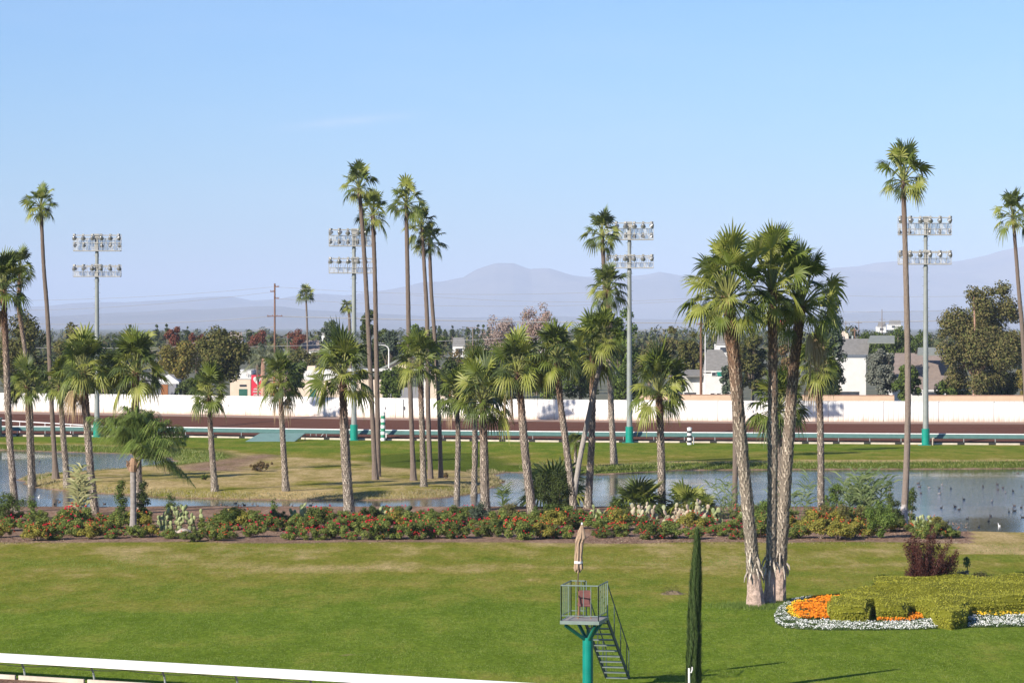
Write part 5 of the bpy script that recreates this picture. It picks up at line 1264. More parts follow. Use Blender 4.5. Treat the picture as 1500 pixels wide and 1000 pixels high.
# ------------------------------------------------------------------ prickly pears
M_pad = leafmat('cactus_pad', [(.17,.20,.085),(.24,.27,.12),(.32,.34,.16)], 0, .6, .2); M_padpink = leafmat('cactus_pad_scarred', [(.20,.26,.13),(.42,.32,.24),(.30,.32,.18),(.48,.36,.28)], 0, .7, .2)
def cactus(label, px, base, w, h, npad, mat, seed):
    D = gD(base); s = D/F; X = XX(px, D); r = np.random.default_rng(seed); t = thing('prickly_pear', (X, D, 0), label, 'cactus', 'prickly pear cacti')
    m = MB(); W = w*s; H = h*s
    def pad(c, d, L_, wd_, yaw):
        d = d/np.linalg.norm(d); sx = np.array([math.cos(yaw), math.sin(yaw), 0]); sx -= d*np.dot(sx,d); sx /= np.linalg.norm(sx); nr = np.cross(d, sx)
        V = []; k = 10; prof = [(.18,.0),(.6,.2),(.95,.5),(.9,.75),(.5,.96)]
        for ww, tt in prof:
            for j in range(k):
                a = j/k*2*math.pi; V.append(c + d*L_*tt + sx*math.cos(a)*wd_/2*ww + nr*math.sin(a)*.045*min(1,ww+.3))
        V.append(c+d*L_); Q = [[i*k+j, i*k+(j+1)%k, (i+1)*k+(j+1)%k, (i+1)*k+j] for i in range(4) for j in range(k)]
        b_ = m.n; m.add(V, Q); m.Fc.append((np.array([[4*k+j, 4*k+(j+1)%k, 5*k] for j in range(k)])+b_, 0)); return c+d*L_*.92
    roots = []
    for i in range(max(3, npad//6)):
        c = np.array([r.uniform(-W/2*.85, W/2*.85), r.uniform(-.4,.4), -.03]); roots.append((c, 0))
    tips = []
    for c, _ in roots: tips.append((pad(c, np.array([r.normal(0,.2), r.normal(0,.2), 1]), .38, .28, r.uniform(-.6,.6)), 1))
    cnt = len(roots)
    while cnt < npad and tips:
        i = r.integers(len(tips)); c, dl = tips[i]
        if c[2] > H*.85 or dl > 4: tips.pop(i); continue
        L_ = r.uniform(.26,.42); tips.append((pad(c, np.array([r.normal(0,.55), r.normal(0,.35), 1]), L_, L_*r.uniform(.6,.8), r.uniform(-.9,.9)), dl+1)); cnt += 1
    m.build('pads', mat, t, smooth=True)
cactus('broad prickly pear clump in the left part of the bed', 262, 777, 80, 36, 95, M_pad, 1)
cactus('prickly pear peeking over the red roses left of the stout palm', 440, 766, 34, 30, 26, M_pad, 2)
cactus('pale upright prickly pear right of the stout palm', 562, 767, 30, 34, 26, M_pad, 3)
cactus('small dark prickly pear at the water edge by the middle roses', 590, 764, 18, 20, 9, LM['greygreen'], 4)
cactus('small prickly pear at the foot of the leaning grey trunk', 882, 768, 28, 28, 20, M_pad, 5)
cactus('wide prickly pear with pinkish scarred pads around the lone palm', 985, 768, 118, 42, 150, M_padpink, 6)
cactus('tall prickly pear sprig at the right end of the wide cactus', 1052, 766, 20, 28, 10, M_pad, 7)
cactus('prickly pear right of the tall white-footed palm', 1352, 782, 30, 26, 26, M_pad, 8)
cactus('low prickly pear hidden at the giant palm trunks', 1085, 768, 24, 20, 10, M_pad, 9)

# ------------------------------------------------------------------ shore plants
def stems(label, px, base, w, h, n, name, cat, mat, leafw=.03, seed=1, lean=.25, leaves=6, D=None):
    D = D or gD(base); s = D/F; X = XX(px, D); r = np.random.default_rng(seed); z0 = zg(X, D); t = thing(name, (X, D, z0), label, cat, 'plants along the near shore')
    m = MB(); H = h*s; W = w*s
    for i in range(n):
        b0 = np.array([r.normal(0,W*.16), r.normal(0,.2), -.05]); L_ = H*r.uniform(.6,1); d = np.array([r.normal(0,lean), r.normal(0,lean*.5), 1]); tp = b0+d*L_; 
        m.tube([tuple(b0), tuple(b0+d*L_*.5), tuple(tp)], [.018,.014,.005], 4, 0, False)
        for j in range(leaves):
            f_ = r.uniform(.25,1); c = b0+d*L_*f_; a = r.choice([0, math.pi])+r.normal(0,.6); ll = H*r.uniform(.18,.32); dv = np.array([math.cos(a), math.sin(a)*.6, r.uniform(.4,1.3)]); dv /= np.linalg.norm(dv)
            sdv = np.cross(dv,[0,1,0]); sdv /= np.linalg.norm(sdv)+1e-6; mid_ = c+dv*ll*.55; tip_ = c+dv*ll*.9+np.array([math.cos(a)*ll*.25,0,-ll*.15])
            m.add([c-sdv*leafw*.6, c+sdv*leafw*.6, mid_+sdv*leafw, mid_-sdv*leafw, tip_], [[0,1,2,3]]); m.Fc.append((np.array([[3,2,4]])+m.n-5, 0))
    m.build('canes', mat, t); return t
M_reed = leafmat('reed_leaf', [(.08,.12,.04),(.15,.20,.07),(.24,.28,.12)], .25, .6, .2); M_paper = leafmat('cane_pale', [(.30,.30,.12),(.40,.38,.18),(.22,.25,.09)], .25)
stems('big grey-green reed clump leaning right beside the shore palm', 1262, 757, 70, 72, 34, 'reed_clump', 'reeds', M_reed, .045, 1, .28, 9)
stems('sparse reeds left of the thin smooth trunk', 1066, 760, 30, 66, 9, 'reed_clump', 'reeds', M_reed, .035, 2, .22, 7)
stems('sparse arching reeds right of the giant trunks', 1168, 758, 50, 66, 11, 'reed_clump', 'reeds', M_reed, .035, 3, .3, 7)
stems('pale yellow cane plant left of the palm with dead fronds', 119, 756, 24, 72, 16, 'cane_plant', 'plant', M_paper, .05, 4, .1, 9)
stems('thin tall weed at the water right of the spit tip bush', 738, 752, 16, 52, 6, 'weed', 'plant', LM['green'], .03, 5, .15, 6)
SH = [
 ('leafy shrub at the foot of the left-edge palm', 10, 764, 60, 46, 'green', 1700, 'round'),
 ('leafy shrub left of the queen palm trunk', 178, 772, 26, 76, 'green', 1300, 'column'),
 ('dark tall shrub behind the queen palm trunk', 208, 770, 26, 86, 'dark', 1700, 'column'),
 ('thin leafy shoot at the left of the bed', 47, 760, 22, 38, 'bright', 500, 'column'),
 ('thin leafy shoot right of the big left cactus', 252, 760, 26, 42, 'green', 600, 'column'),
 ('green mound left of the stout pale palm', 335, 776, 52, 34, 'green', 1900, 'round'),
 ('tall thin sapling rising over the roses before the spit', 402, 762, 18, 36, 'bright', 300, 'column'),
 ('dark shrub just right of the stout pale palm', 545, 768, 46, 28, 'dark', 1500, 'round'),
 ('blue-green shrub at the foot of the thick low palm', 700, 766, 44, 34, 'greygreen', 1500, 'round'),
 ('dry brown shrub right of the thick low palm', 742, 766, 40, 32, 'brown', 1300, 'round'),
 ('dense dark ivy thicket between white-footed palm and crossing trunks', 812, 760, 62, 84, 'dark', 4200, 'round'),
 ('leafy green shrub before the ivy thicket', 800, 766, 60, 30, 'green', 1600, 'round'),
 ('small leafy shrub left of the palmettos', 902, 764, 30, 40, 'green', 900, 'round'),
 ('wide grey-brown clipped mass beneath the reed clump', 1222, 776, 112, 40, 'brown', 3600, 'wide'),
 ('bright green leafy bush left of the tall white-footed palm', 1290, 788, 52, 58, 'bright', 3000, 'round'),
 ('dark shadowed shrub behind the bright green bush', 1310, 772, 36, 44, 'dark', 1200, 'round'),
 ('leafy green shrub left of the reed clump', 1222, 760, 34, 62, 'bright', 1100, 'round'),
 ('thin red-tipped sapling before the pond at right', 1302, 760, 22, 62, 'green', 500, 'column'),
 ('leafy sapling behind the tall white-footed trunk', 1334, 768, 22, 82, 'green', 900, 'column'),
 ('yellow-green shrub between the giant trunks and the bed', 1118, 768, 34, 46, 'bright', 1000, 'round'),
 ('low olive shrub at the right end of the bed', 1372, 788, 50, 30, 'olive', 1500, 'round'),
 ('brown dead bush in the middle of the spit', 384, 690, 46, 15, 'rust', 1400, 'wide'),
 ('small green bush at the right tip of the spit', 737, 712, 18, 17, 'green', 500, 'round'),
 ('small green tuft on the spit left of the second spit palm', 300, 703, 14, 9, 'green', 300, 'round'),
 ('small orange fern at the foot of the rightmost slender palm', 653, 702, 8, 11, 'rust', 200, 'round'),
]
for lb, px, by, w_, h_, col, n_, shp in SH:
    shrub(lb, px, by, w_, h_, col, int(n_*2.4), .045, 18, shp, group='shrubs of the bed and shore')
def palmetto(label, px, base, rpx, seed):
    D = gD(base); s = D/F; X = XX(px, D); t = thing('palmetto', (X, D, zg(X, D)), label, 'palm shrub', 'low palmettos on the near shore')
    o = link('crown', CROWNS['bush'][seed % 2], t, (0,0,.25)); o.scale = (rpx*s,)*3; o.rotation_euler = (0,0,seed*1.3)
    m = MB(); m.tube([(0,0,-.1),(0,0,.3)], [.16,.12], 8); m.build('stump', M_bark, t)
palmetto('broad low palmetto left of the lone pale palm', 936, 757, 52, 1)
palmetto('broad low palmetto right of the lone pale palm', 1004, 757, 50, 2)
palmetto('palmetto sprouting from the top of the ivy thicket', 812, 742, 62, 3)
palmetto('small dark palmetto at the right of the palmetto pair', 1032, 760, 34, 4)
for i, (px, by, w_) in enumerate([(264,730,1.3),(318,731,1.2),(270,777.5,.35),(206,777,.3),(1084,768,.4),(527,733,1.0)]):
    pass
for lb, px, by, sx in (('pale boulder under the big left cactus', 268, 780, .5),('small pale stone beside the queen palm foot', 203, 779, .35),('pale stone at the foot of the thin smooth trunk', 1078, 772, .5)):
    t = thing('rock', tuple(G(px, by)), lb, 'rock'); m = MB(); m.lathe([(.001,.5*sx),(.6*sx,.42*sx),(sx*.9,.1),(sx*.95,-.1)], 10); m.V[0] += np.random.default_rng(px).normal(0,.03,m.V[0].shape); m.build('stone', plain('pale_stone', (.5,.42,.36), (.35,.28,.22), .9, 5), t)

# ------------------------------------------------------------------ ducks
def duck_mesh(cb, ch, name):
    m = MB()
    prof = [(0.001,-.26),(.05,-.24),(.10,-.14),(.125,0),(.11,.12),(.06,.2),(.02,.23)]
    V = []; k = 10
    for rr_, x in prof:
        for j in range(k): a = j/k*6.283; V.append([x, rr_*math.cos(a), .05+rr_*math.sin(a)*.8+(.05 if x < -.2 else 0)])
    m.add(V, [[i*k+j, i*k+(j+1)%k, (i+1)*k+(j+1)%k, (i+1)*k+j] for i in range(6) for j in range(k)], 0)
    m.tube([(.16,0,.08),(.2,0,.2),(.23,0,.27)], [.05,.035,.04], 8, 1)
    m.tube([(.19,0,.27),(.24,0,.30),(.29,0,.27)], [.03,.055,.03], 8, 1); m.tube([(.29,0,.27),(.36,0,.255)], [.02,.01], 6, 2)
    o = m.build('duck', [cb, ch, plain('bill', (.4,.25,.05), None, .5)], smooth=True); d = o.data; bpy.data.objects.remove(o); return d
c_br = plain('duck_brown', (.16,.11,.08), (.09,.06,.05), .8, 20); c_bk = plain('duck_black', (.025,.025,.025), None, .6); c_wh = plain('duck_white', (.75,.73,.7), None, .7); c_gy = plain('duck_grey', (.38,.34,.31), (.25,.22,.2), .8, 15)
DK = {'brown': duck_mesh(c_br, c_bk, 'b'), 'black': duck_mesh(c_bk, c_bk, 'k'), 'white': duck_mesh(c_wh, c_wh, 'w'), 'grey': duck_mesh(c_gy, c_br, 'g')}
DU = [('black',1376,714),('black',1393,714),('grey',1361,713),('brown',1347,712),('grey',1376,722),('brown',1349,721),('black',1362,761.5),('brown',1379,742.5),('brown',1399,741),('black',1412,730),('brown',1405,745),('black',1417,758.5),('grey',1434,770.5),('white',1464,769.5),('black',1448,762),('brown',1451,754.5),('brown',1462,716),('brown',1469,713),('grey',1473,720),('black',1484,718),('brown',1486,739.5),('brown',1496,742),('black',1478,748),('black',1486,747),('brown',1496,711),('brown',1491,692),('black',1498,756.5),('grey',1453,733),('brown',1345,707),('grey',1380,709),('black',1388,763),('brown',1440,711),('brown',1461,708),
 ('brown',324,738),('brown',331,740.5),('black',345,736),('brown',358,739),('brown',370,737.5),('brown',377,740),('grey',413,741),('grey',428,739.5),('grey',455,739),('black',481,741.5),('brown',479,745.5),('black',495,747),('brown',418,747),
 ('white',57,727.5),('black',68,741.5),('brown',87,734),('brown',105,735),('brown',58,675),('black',80,737),('brown',153,737),('brown',165,745)]
for i, (c, px, py) in enumerate(DU):
    p = G(px, py, WZ+.05); o = link('duck', DK[c], None, (p.x, p.y, WZ+.0)); o.rotation_euler = (0,0,random.uniform(0,6.28)); sc = random.uniform(.42,.62); o.scale = (sc,)*3
    where = 'open right part of the pond' if px > 1200 else ('water behind the central red roses' if px > 200 else 'water at the left edge of the spit')
    lone = {(1464): 'white duck at the lower right of the pond', 57: 'lone white duck left of the cane plant'}.get(px)
    tag(o, lone or '%s duck swimming among others on the %s' % (c, where), 'duck', 'ducks on the pond')

# ------------------------------------------------------------------ buildings behind the wall
M_cream = plain('stucco_cream', (.66,.54,.42), (.6,.48,.37), .9, 1); M_white = plain('stucco_white', (.66,.64,.61), (.58,.56,.53), .9, 1)
M_roofg = plain('roof_grey', (.24,.225,.205), (.17,.16,.145), .9, 2); M_roofb = plain('roof_brown', (.27,.21,.175), (.2,.155,.13), .9, 2)
M_roofl = plain('roof_greygreen', (.24,.25,.22), (.18,.19,.17), .9, 2); M_glass = plain('window_glass', (.06,.07,.08), (.03,.03,.04), .15, 1); M_gwall = plain('grey_wall', (.24,.24,.26), (.2,.2,.22), .9, 1)
M_red = plain('banner_red', (.62,.03,.06), (.55,.02,.05), .6, 1); M_tanwall = plain('tan_wall', (.62,.44,.30), (.54,.37,.25), .9, 1); M_bpost = plain('brown_post', (.33,.13,.05), None, .7); M_doorg = plain('green_door', (.03,.12,.09), None, .5)
def bld(name, label, px0, px1, D, cat='building'):
    c = (px0+px1)/2; return thing(name, (XX(c, D), D, 1.7), label, cat), XX(c, D)
def pbox(name, parent, X0, D, x0, x1, y0, y1, dep, mat, off=0.0):
    """front-facing block given by its picture box on a plane at distance D"""
    a = XX(x0, D)-X0; b = XX(x1, D)-X0; z1 = ZZ(y0, D)-1.7; z0 = max(ZZ(y1, D)-1.7, -.1)
    m = MB(); m.box(((a+b)/2, off+dep/2, (z0+z1)/2), (b-a, dep, z1-z0)); return m.build(name, mat, parent)
def roofp(name, parent, X0, D, xb0, xb1, yb, xt0, xt1, yt, dep, mat, thick=.15):
    """sloped roof plane: bottom edge on plane D, top edge dep further"""
    a = P(xb0, yb, D); b = P(xb1, yb, D); c = P(xt1, yt, D+dep); d = P(xt0, yt, D+dep); o_ = Vector((X0, D, 1.7)); A = [v-o_ for v in (a,b,c,d)]; 
    e = [A[3]+Vector((0, dep, A[0].z-A[3].z)), A[2]+Vector((0, dep, A[1].z-A[2].z))]
    m = MB(); T_ = [tuple(v) for v in A]; Bm = [(v.x, v.y, v.z-thick) for v in A]
    m.add(T_+Bm, [[0,1,2,3],[7,6,5,4],[0,4,5,1],[1,5,6,2],[2,6,7,3],[3,7,4,0]])
    m.add([T_[3],T_[2],tuple(e[1]),tuple(e[0])], [[0,1,2,3]])
    return m.build(name, mat, parent)
# shop
D = 385; t, X0 = bld('shop_building', 'cream shop building with white parapets behind the palms and wall', 337, 566, D)
pbox('wall', t, X0, D, 337, 367, 554, 600, 8, M_cream); pbox('parapet', t, X0, D, 342, 368, 542, 555, 8.2, M_white, -.1)
pbox('wall', t, X0, D, 433, 566, 556, 600, 8, M_cream); pbox('parapet', t, X0, D, 445, 500, 542, 556.5, 8.2, M_white, -.1); pbox('parapet', t, X0, D, 500, 566, 541, 543.5, 8.2, M_white, -.1)
pbox('tower', t, X0, D, 449, 461, 536, 545, 3, M_cream, .8); pbox('entrance_wall', t, X0, D, 367, 433, 548, 600, 3, plain('brown_wall', (.28,.2,.17), None, .9), 3)
pbox('canopy', t, X0, D, 382, 412, 568, 570, 2.5, M_white, .2); pbox('ledge', t, X0, D, 391, 400, 561.5, 562.8, 1, M_white, 1.9); pbox('ledge', t, X0, D, 391, 400, 578, 579, 1, M_white, 1.9)
pbox('post', t, X0, D, 395.5, 397.5, 560, 600, .3, M_bpost, .6); pbox('post', t, X0, D, 399.5, 402.5, 548, 600, .3, M_bpost, .6)
pbox('window', t, X0, D, 351, 361, 563, 566, .1, M_glass, -.06); pbox('window', t, X0, D, 454.5, 460, 563, 567, .1, M_glass, -.06); pbox('window', t, X0, D, 386, 397, 571, 580, .1, M_glass, 2.9)
pbox('door', t, X0, D, 350, 362, 569.5, 600, .1, M_doorg, -.06); pbox('door', t, X0, D, 454, 463, 570.5, 600, .1, M_doorg, -.06); pbox('lintel', t, X0, D, 453, 461, 567, 570, .2, M_white, -.15)
m = MB()                                                   # slanted dark script strokes over the facade
for k, px in enumerate((449, 452, 455.5, 458, 461)):
    c = P(px, 548.5, D-.35) - Vector((X0, D, 1.7)); m.box(tuple(c), (.07,.04,.5 if k%2 else .34), 0, 0, 0, R(22))
    if k % 2 == 0: m.box((c.x+.09, c.y, c.z-.12), (.2,.04,.06))
for k, px in enumerate((361.5, 364)):
    c = P(px, 548.5, D-.35) - Vector((X0, D, 1.7)); m.box(tuple(c), (.06,.04,.4), 0, 0, 0, R(20))
m.build('sign_script', plain('sign_grey', (.3,.27,.27), None, .6), t)
Db = 378; t = thing('red_banner', (XX(376,Db), Db, 1.7), 'tall red sign with white emblem and white script on the shop front', 'sign'); X0 = XX(376, Db)
pbox('board', t, X0, Db, 368, 384, 549, 600, .12, M_red)
m = MB(); cc = P(376.3, 556.5, Db-.03)-Vector((X0, Db, 1.7)); pts = []
for k in range(30):
    a = k/30*2*math.pi; xh = 16*math.sin(a)**3; zh = 13*math.cos(a)-5*math.cos(2*a)-2*math.cos(3*a)-math.cos(4*a); pts.append([cc.x+xh*.031, cc.y, cc.z+zh*.036])
m.add(pts+[[cc.x, cc.y, cc.z]], [[k, (k+1)%30, 30] for k in range(30)]); m.build('emblem', M_white, t)
m = MB(); r = np.random.default_rng(3)
for yy, xa, xb in ((569.5, 372, 380), (573.5, 371, 381.5), (578, 372, 382)):
    px = xa
    while px < xb:
        c = P(px, yy, Db-.04)-Vector((X0, Db, 1.7)); hgt_ = r.uniform(.14,.26); m.box(tuple(c), (.05,.03,hgt_), 0, 0, 0, R(15)); m.box((c.x+.05, c.y, c.z+r.uniform(-.08,.08)), (.11,.025,.05)); px += 1.25
m.build('script_lines', M_white, t)
# gabled grey house
D = 372; t, X0 = bld('gabled_house', 'grey house with a pale sloping gable edge behind the slender palms', 556, 628, D, 'house')
pbox('wall', t, X0, D, 560, 626, 540, 600, 9, M_gwall); 
roofp('roof', t, X0, D, 556, 595, 540, 595, 596, 519, .2, M_cream, .2)
a = P(553,541,D-.3)-Vector((X0,D,1.7)); b = P(597,518.5,D-.3)-Vector((X0,D,1.7)); cR = P(640,541,D-.3)-Vector((X0,D,1.7))
m = MB(); m.add([tuple(a),tuple(b),tuple(b+Vector((0,9.5,0))),tuple(a+Vector((0,9.5,0))),(a.x,a.y,a.z-.3),(b.x,b.y,b.z-.3),(cR.x,cR.y,cR.z),(cR.x,cR.y+9.5,cR.z)], [[0,1,2,3],[4,5,1,0],[1,6,7,2]]); m.build('fascia_roof', M_roofl, t)
pbox('post', t, X0, D, 621.5, 623.5, 532, 600, .2, M_white, -.3); pbox('ledge', t, X0, D, 540, 626, 540, 542, .3, M_white, -.35); pbox('window', t, X0, D, 600, 612, 556, 566, .1, M_glass, -.06)
D = 366; t, X0 = bld('stucco_house', 'small tan stucco house between slender palms and spit palms', 630, 668, D, 'house')
pbox('wall', t, X0, D, 630, 668, 548, 600, 8, M_cream); roofp('roof', t, X0, D, 628, 670, 549, 634, 664, 538, 4, M_roofb); pbox('window', t, X0, D, 640, 648, 560, 570, .1, M_glass, -.06); pbox('door', t, X0, D, 654, 660, 562, 600, .1, M_bpost, -.06)
# white two storey house
D = 362; t, X0 = bld('white_house', 'white two-storey house with dark hipped roof left of the left giant trunk', 1003, 1078, D, 'house')
pbox('wall', t, X0, D, 1031, 1078, 543, 600, 9, M_white); pbox('wing', t, X0, D, 1003, 1031, 549, 600, 7, M_white, 1)
roofp('roof', t, X0, D-.5, 1029, 1080, 545, 1036, 1058, 512, 5, M_roofg); roofp('wing_roof', t, X0, D+.6, 1001, 1031, 550, 1003, 1031, 541, 4, M_roofg)
for a_ in ((1042,1049,544.5,550.5),(1040,1047,575,579),(1049,1055,575,579)): 
    w_ = pbox('window', t, X0, D, *a_, .12, M_white, -.1); 
    m = MB(); xa, xb = XX(a_[0]+.8,D)-X0, XX(a_[1]-.8,D)-X0; za, zb2 = ZZ(a_[3]-.8,D)-1.7, ZZ(a_[2]+.8,D)-1.7; m.box(((xa+xb)/2,-.1,(za+zb2)/2),(xb-xa,.06,zb2-za)); m.build('pane', M_glass, w_)
w_ = pbox('window', t, X0, D, 1050.5, 1058, 544.5, 550.5, .12, M_tealpad, -.1); w_['label'] = 'window with teal shutter panel'
pbox('window', t, X0, D, 1003, 1020, 575, 579, .1, M_glass, .93)
# white house w/ grey roof
D = 368; t, X0 = bld('grey_roofed_house', 'white house with broad grey shingle roof and carport right of the shore palm', 1225, 1290, D, 'house')
pbox('wall', t, X0, D, 1232, 1268.5, 522, 600, 9, M_white); roofp('roof', t, X0, D-.8, 1226, 1272, 522, 1236, 1276, 496, 6, M_roofg)
pbox('eave', t, X0, D-.8, 1228, 1272, 519.5, 523.5, .1, plain('eave_blue', (.13,.15,.18), None, .7), -.08)
roofp('carport_roof', t, X0, D-2.2, 1223, 1262, 574, 1232, 1268, 564, 2, M_cream); pbox('carport_shade_panel', t, X0, D, 1226, 1258, 574, 581, .1, M_glass, -.08); pbox('carport_post', t, X0, D-2, 1225.5, 1227.5, 573, 600, .15, M_white)  # dark panel stands in for the shade under the carport roof
roofp('upper_roof', t, X0, D+7, 1261, 1300, 501, 1265, 1300, 491, 4, M_roofl)
D = 356; t, X0 = bld('brown_roofed_house', 'long low house under a huge brown shingle roof behind the rightmost mast', 1305, 1405, D, 'house')
pbox('wall', t, X0, D, 1312, 1400, 571, 600, 9, M_white); roofp('roof', t, X0, D-.8, 1306, 1404, 571, 1312, 1396, 517, 9, M_roofb); roofp('ridge_roof', t, X0, D+8.4, 1330, 1372, 518, 1331, 1371, 508, 3, M_roofl)
pbox('fascia', t, X0, D-.8, 1306, 1404, 570.8, 573, .1, M_white, -.1)
pbox('window', t, X0, D, 1360, 1374, 574, 578.5, .1, M_glass, -.06); pbox('window', t, X0, D, 1377, 1383, 575, 578.5, .1, M_doorg, -.06); pbox('window', t, X0, D, 1336, 1350, 575, 578.5, .1, M_glass, -.06)
for lb, a0, a1, y0 in (('tan garden wall below the white two-storey house', 935, 1080, 577.5),('tan garden wall below the grey-roofed house', 1175, 1310, 578.5),('tan garden wall below the huge olive-brown tree', 1358, 1560, 578.5)):
    D = 334; t, X0 = bld('garden_wall', lb, a0, a1, D, 'wall'); t['group'] = 'tan garden walls'; pbox('wall_body', t, X0, D, a0, a1, y0+.6, 600, .2, M_tanwall); pbox('coping', t, X0, D, a0, a1, y0, y0+.7, .3, plain('coping', (.45,.24,.17), None, .9), -.05)
# canopy tent
D = 350; t, X0 = bld('canopy_tent', 'white peaked canopy tent above the wall at left', 228, 262, D, 'tent')
a, b = XX(228,D)-X0, XX(262,D)-X0; z0_, z1_ = ZZ(559,D)-1.7, ZZ(548.5,D)-1.7; m = MB()
m.add([[a,0,z0_],[b,0,z0_],[b,2.6,z0_],[a,2.6,z0_],[0,1.3,z1_]], np.array([[0,1,4],[1,2,4],[2,3,4],[3,0,4]])); m.add([[a,0,z0_],[b,0,z0_],[b,0,z0_-.25],[a,0,z0_-.25]], [[0,1,2,3]]); m.build('fabric_top', M_white, t)
for x_ in (a, b):
    for y_ in (0, 2.6):
        m = MB(); m.tube([(x_, y_, 0),(x_, y_, z0_)], .04, 6); m.build('leg', M_grey, t)
D = 366; t, X0 = bld('garage', 'low grey garage behind the white canopy tent', 200, 262, D, 'building'); pbox('wall', t, X0, D, 205, 258, 556, 600, 6, M_gwall); roofp('roof', t, X0, D-.4, 203, 260, 557, 210, 254, 548, 3, M_roofg); pbox('door', t, X0, D, 236, 246, 563, 600, .1, M_bpost, -.06)
# far roofs
for i, (px, y, w_, D, c, lb) in enumerate([(455,512,26,560,M_roofb,'distant tan-roofed house right of the dark red tree'),(515,507,18,640,M_white,'distant white house beside the second mast'),(1060,503,20,640,M_white,'distant white building left of the giant trunk'),(1068,476,12,1500,M_cream,'distant cream building on the skyline left of the dark giant trunk'),(1145,474,16,1600,M_red,'distant long red-roofed building between giant trunks'),(1235,495,16,760,M_cream,'distant tan house left of the flat-topped pine'),(1228,503,22,700,M_white,'distant white-walled house left of the flat-topped pine'),(1311,474,18,1500,M_white,'distant white building on the rise above the pine'),(1292,477,12,1300,M_white,'distant low white house on the rise above the pine'),(480,489,18,800,M_white,'distant white house above the grey feather palm'),(345,497,20,700,M_roofb,'distant brown house behind the big dark tree'),(672,505,18,700,M_white,'distant white roof right of the slender palms'),(110,490,16,640,M_white,'distant white roof near the leftmost mast'),(790,497,18,640,M_roofb,'distant brown house behind the middle palms')]):
    t, X0 = bld('distant_house', lb, px-w_/2, px+w_/2, D, 'house'); t['group'] = 'distant houses'
    pbox('wall', t, X0, D, px-w_/2, px+w_/2, y+1, y+1+2.8*F/D, 8, M_white if c != M_cream else M_cream); roofp('roof', t, X0, D-.5, px-w_/2-.5, px+w_/2+.5, y+1.5, px-w_/2+1, px+w_/2-1, y-1.8*F/D, 4, c if c != M_white else M_roofg)
    pbox('window', t, X0, D, px-w_/4, px-w_/4+1.6*F/D, y+1+.7*F/D, y+1+1.8*F/D, .1, M_glass, -.06)

# ------------------------------------------------------------------ utility poles, street lamp, wires
M_wood = plain('pole_wood', (.21,.105,.065), (.14,.075,.05), .9, 3); M_woodg = plain('pole_wood_grey', (.2,.15,.12), None, .9)
def upole(label, px, top, D, rad, arms, mat=M_wood, boxes=()):
    t = thing('utility_pole', (XX(px,D), D, 1.7), label, 'utility pole', 'utility poles behind the wall'); H = ZZ(top,D)-1.7
    m = MB(); m.tube([(0,0,-.2),(0,0,H)], [rad*1.15, rad*.8], 10); m.build('pole', mat, t)
    for y, hw, off in arms:
        z = ZZ(y,D)-1.7; m = MB(); m.box((off,-.14,z), (hw*2,.1,.12)); 
        for x in np.linspace(-hw*.92, hw*.92, 4): m.tube([(x+off,-.14,z+.05),(x+off,-.14,z+.2)], .04, 6)
        m.build('crossarm', mat, t)
    for y, x in boxes: m = MB(); m.tube([(x,-.3,ZZ(y,D)-1.7-.3),(x,-.3,ZZ(y,D)-1.7+.35)], .2, 10); m.build('transformer', M_grey, t)
upole('tall reddish utility pole between the two left mast, red sign below', 402.5, 415, 400, .14, [(420,.35,.25),(427,.35,-.25),(437,.35,.25),(463,1.05,0)])
upole('thick orange-brown utility pole behind the left giant palm', 1027, 452, 345, .16, [(475,.6,0)])
t = thing('conduit_pole', (XX(1033,341), 341, 1.7), 'thin white pole beside the orange-brown utility pole', 'pole'); m = MB(); m.tube([(0,0,-.1),(0,0,ZZ(486,341)-1.7)], .05, 8); m.build('pole', M_whitep, t); m = MB(); m.tube([(0,0,ZZ(486,341)-1.7),(0,0,ZZ(484,341)-1.7)], .07, 8); m.build('cap', M_grey, t)
upole('far utility pole with Y-shaped crossarm above the middle palms', 692.5, 479, 560, .12, [(480,1.1,0)], M_woodg)
upole('far utility pole with crossarms left of the flat-topped pine', 1252, 480, 620, .16, [(484,.9,0)], M_wood, [(494,-.5)])
upole('small far pole left of the double far poles', 1258, 470, 900, .12, [(473,1,0)], M_woodg)
upole('thin far pole on the rise above the pine', 1292, 453, 1300, .2, [(468,1.2,0)], M_woodg)
upole('far pole just right of the dark red tree', 421, 491, 620, .12, [(493,.9,0)], M_woodg)
upole('far pole between the giant trunks', 1155, 480, 600, .12, [(482,1,0)], M_woodg)
upole('far pole above the second giant gap', 1239, 470, 800, .12, [(474,1,0)], M_woodg)
t = thing('street_lamp', (XX(571.5,372), 368, 1.7), 'white curved-arm street lamp beside the grey gabled house', 'street lamp'); H = ZZ(508,368)-1.7
m = MB(); m.tube([(0,0,-.1),(0,0,H-.3),(-.15,0,H),(-.5,0,H+.2),(-1.2,0,H+.28)], [.1,.07,.06,.05,.04], 8); m.build('pole', M_whitep, t); m = MB(); m.box((-1.35,0,H+.26), (.5,.2,.12)); m.build('lamp_head', M_grey, t)
M_wire = plain('wire', (.42,.40,.38), (.34,.32,.3), .6)
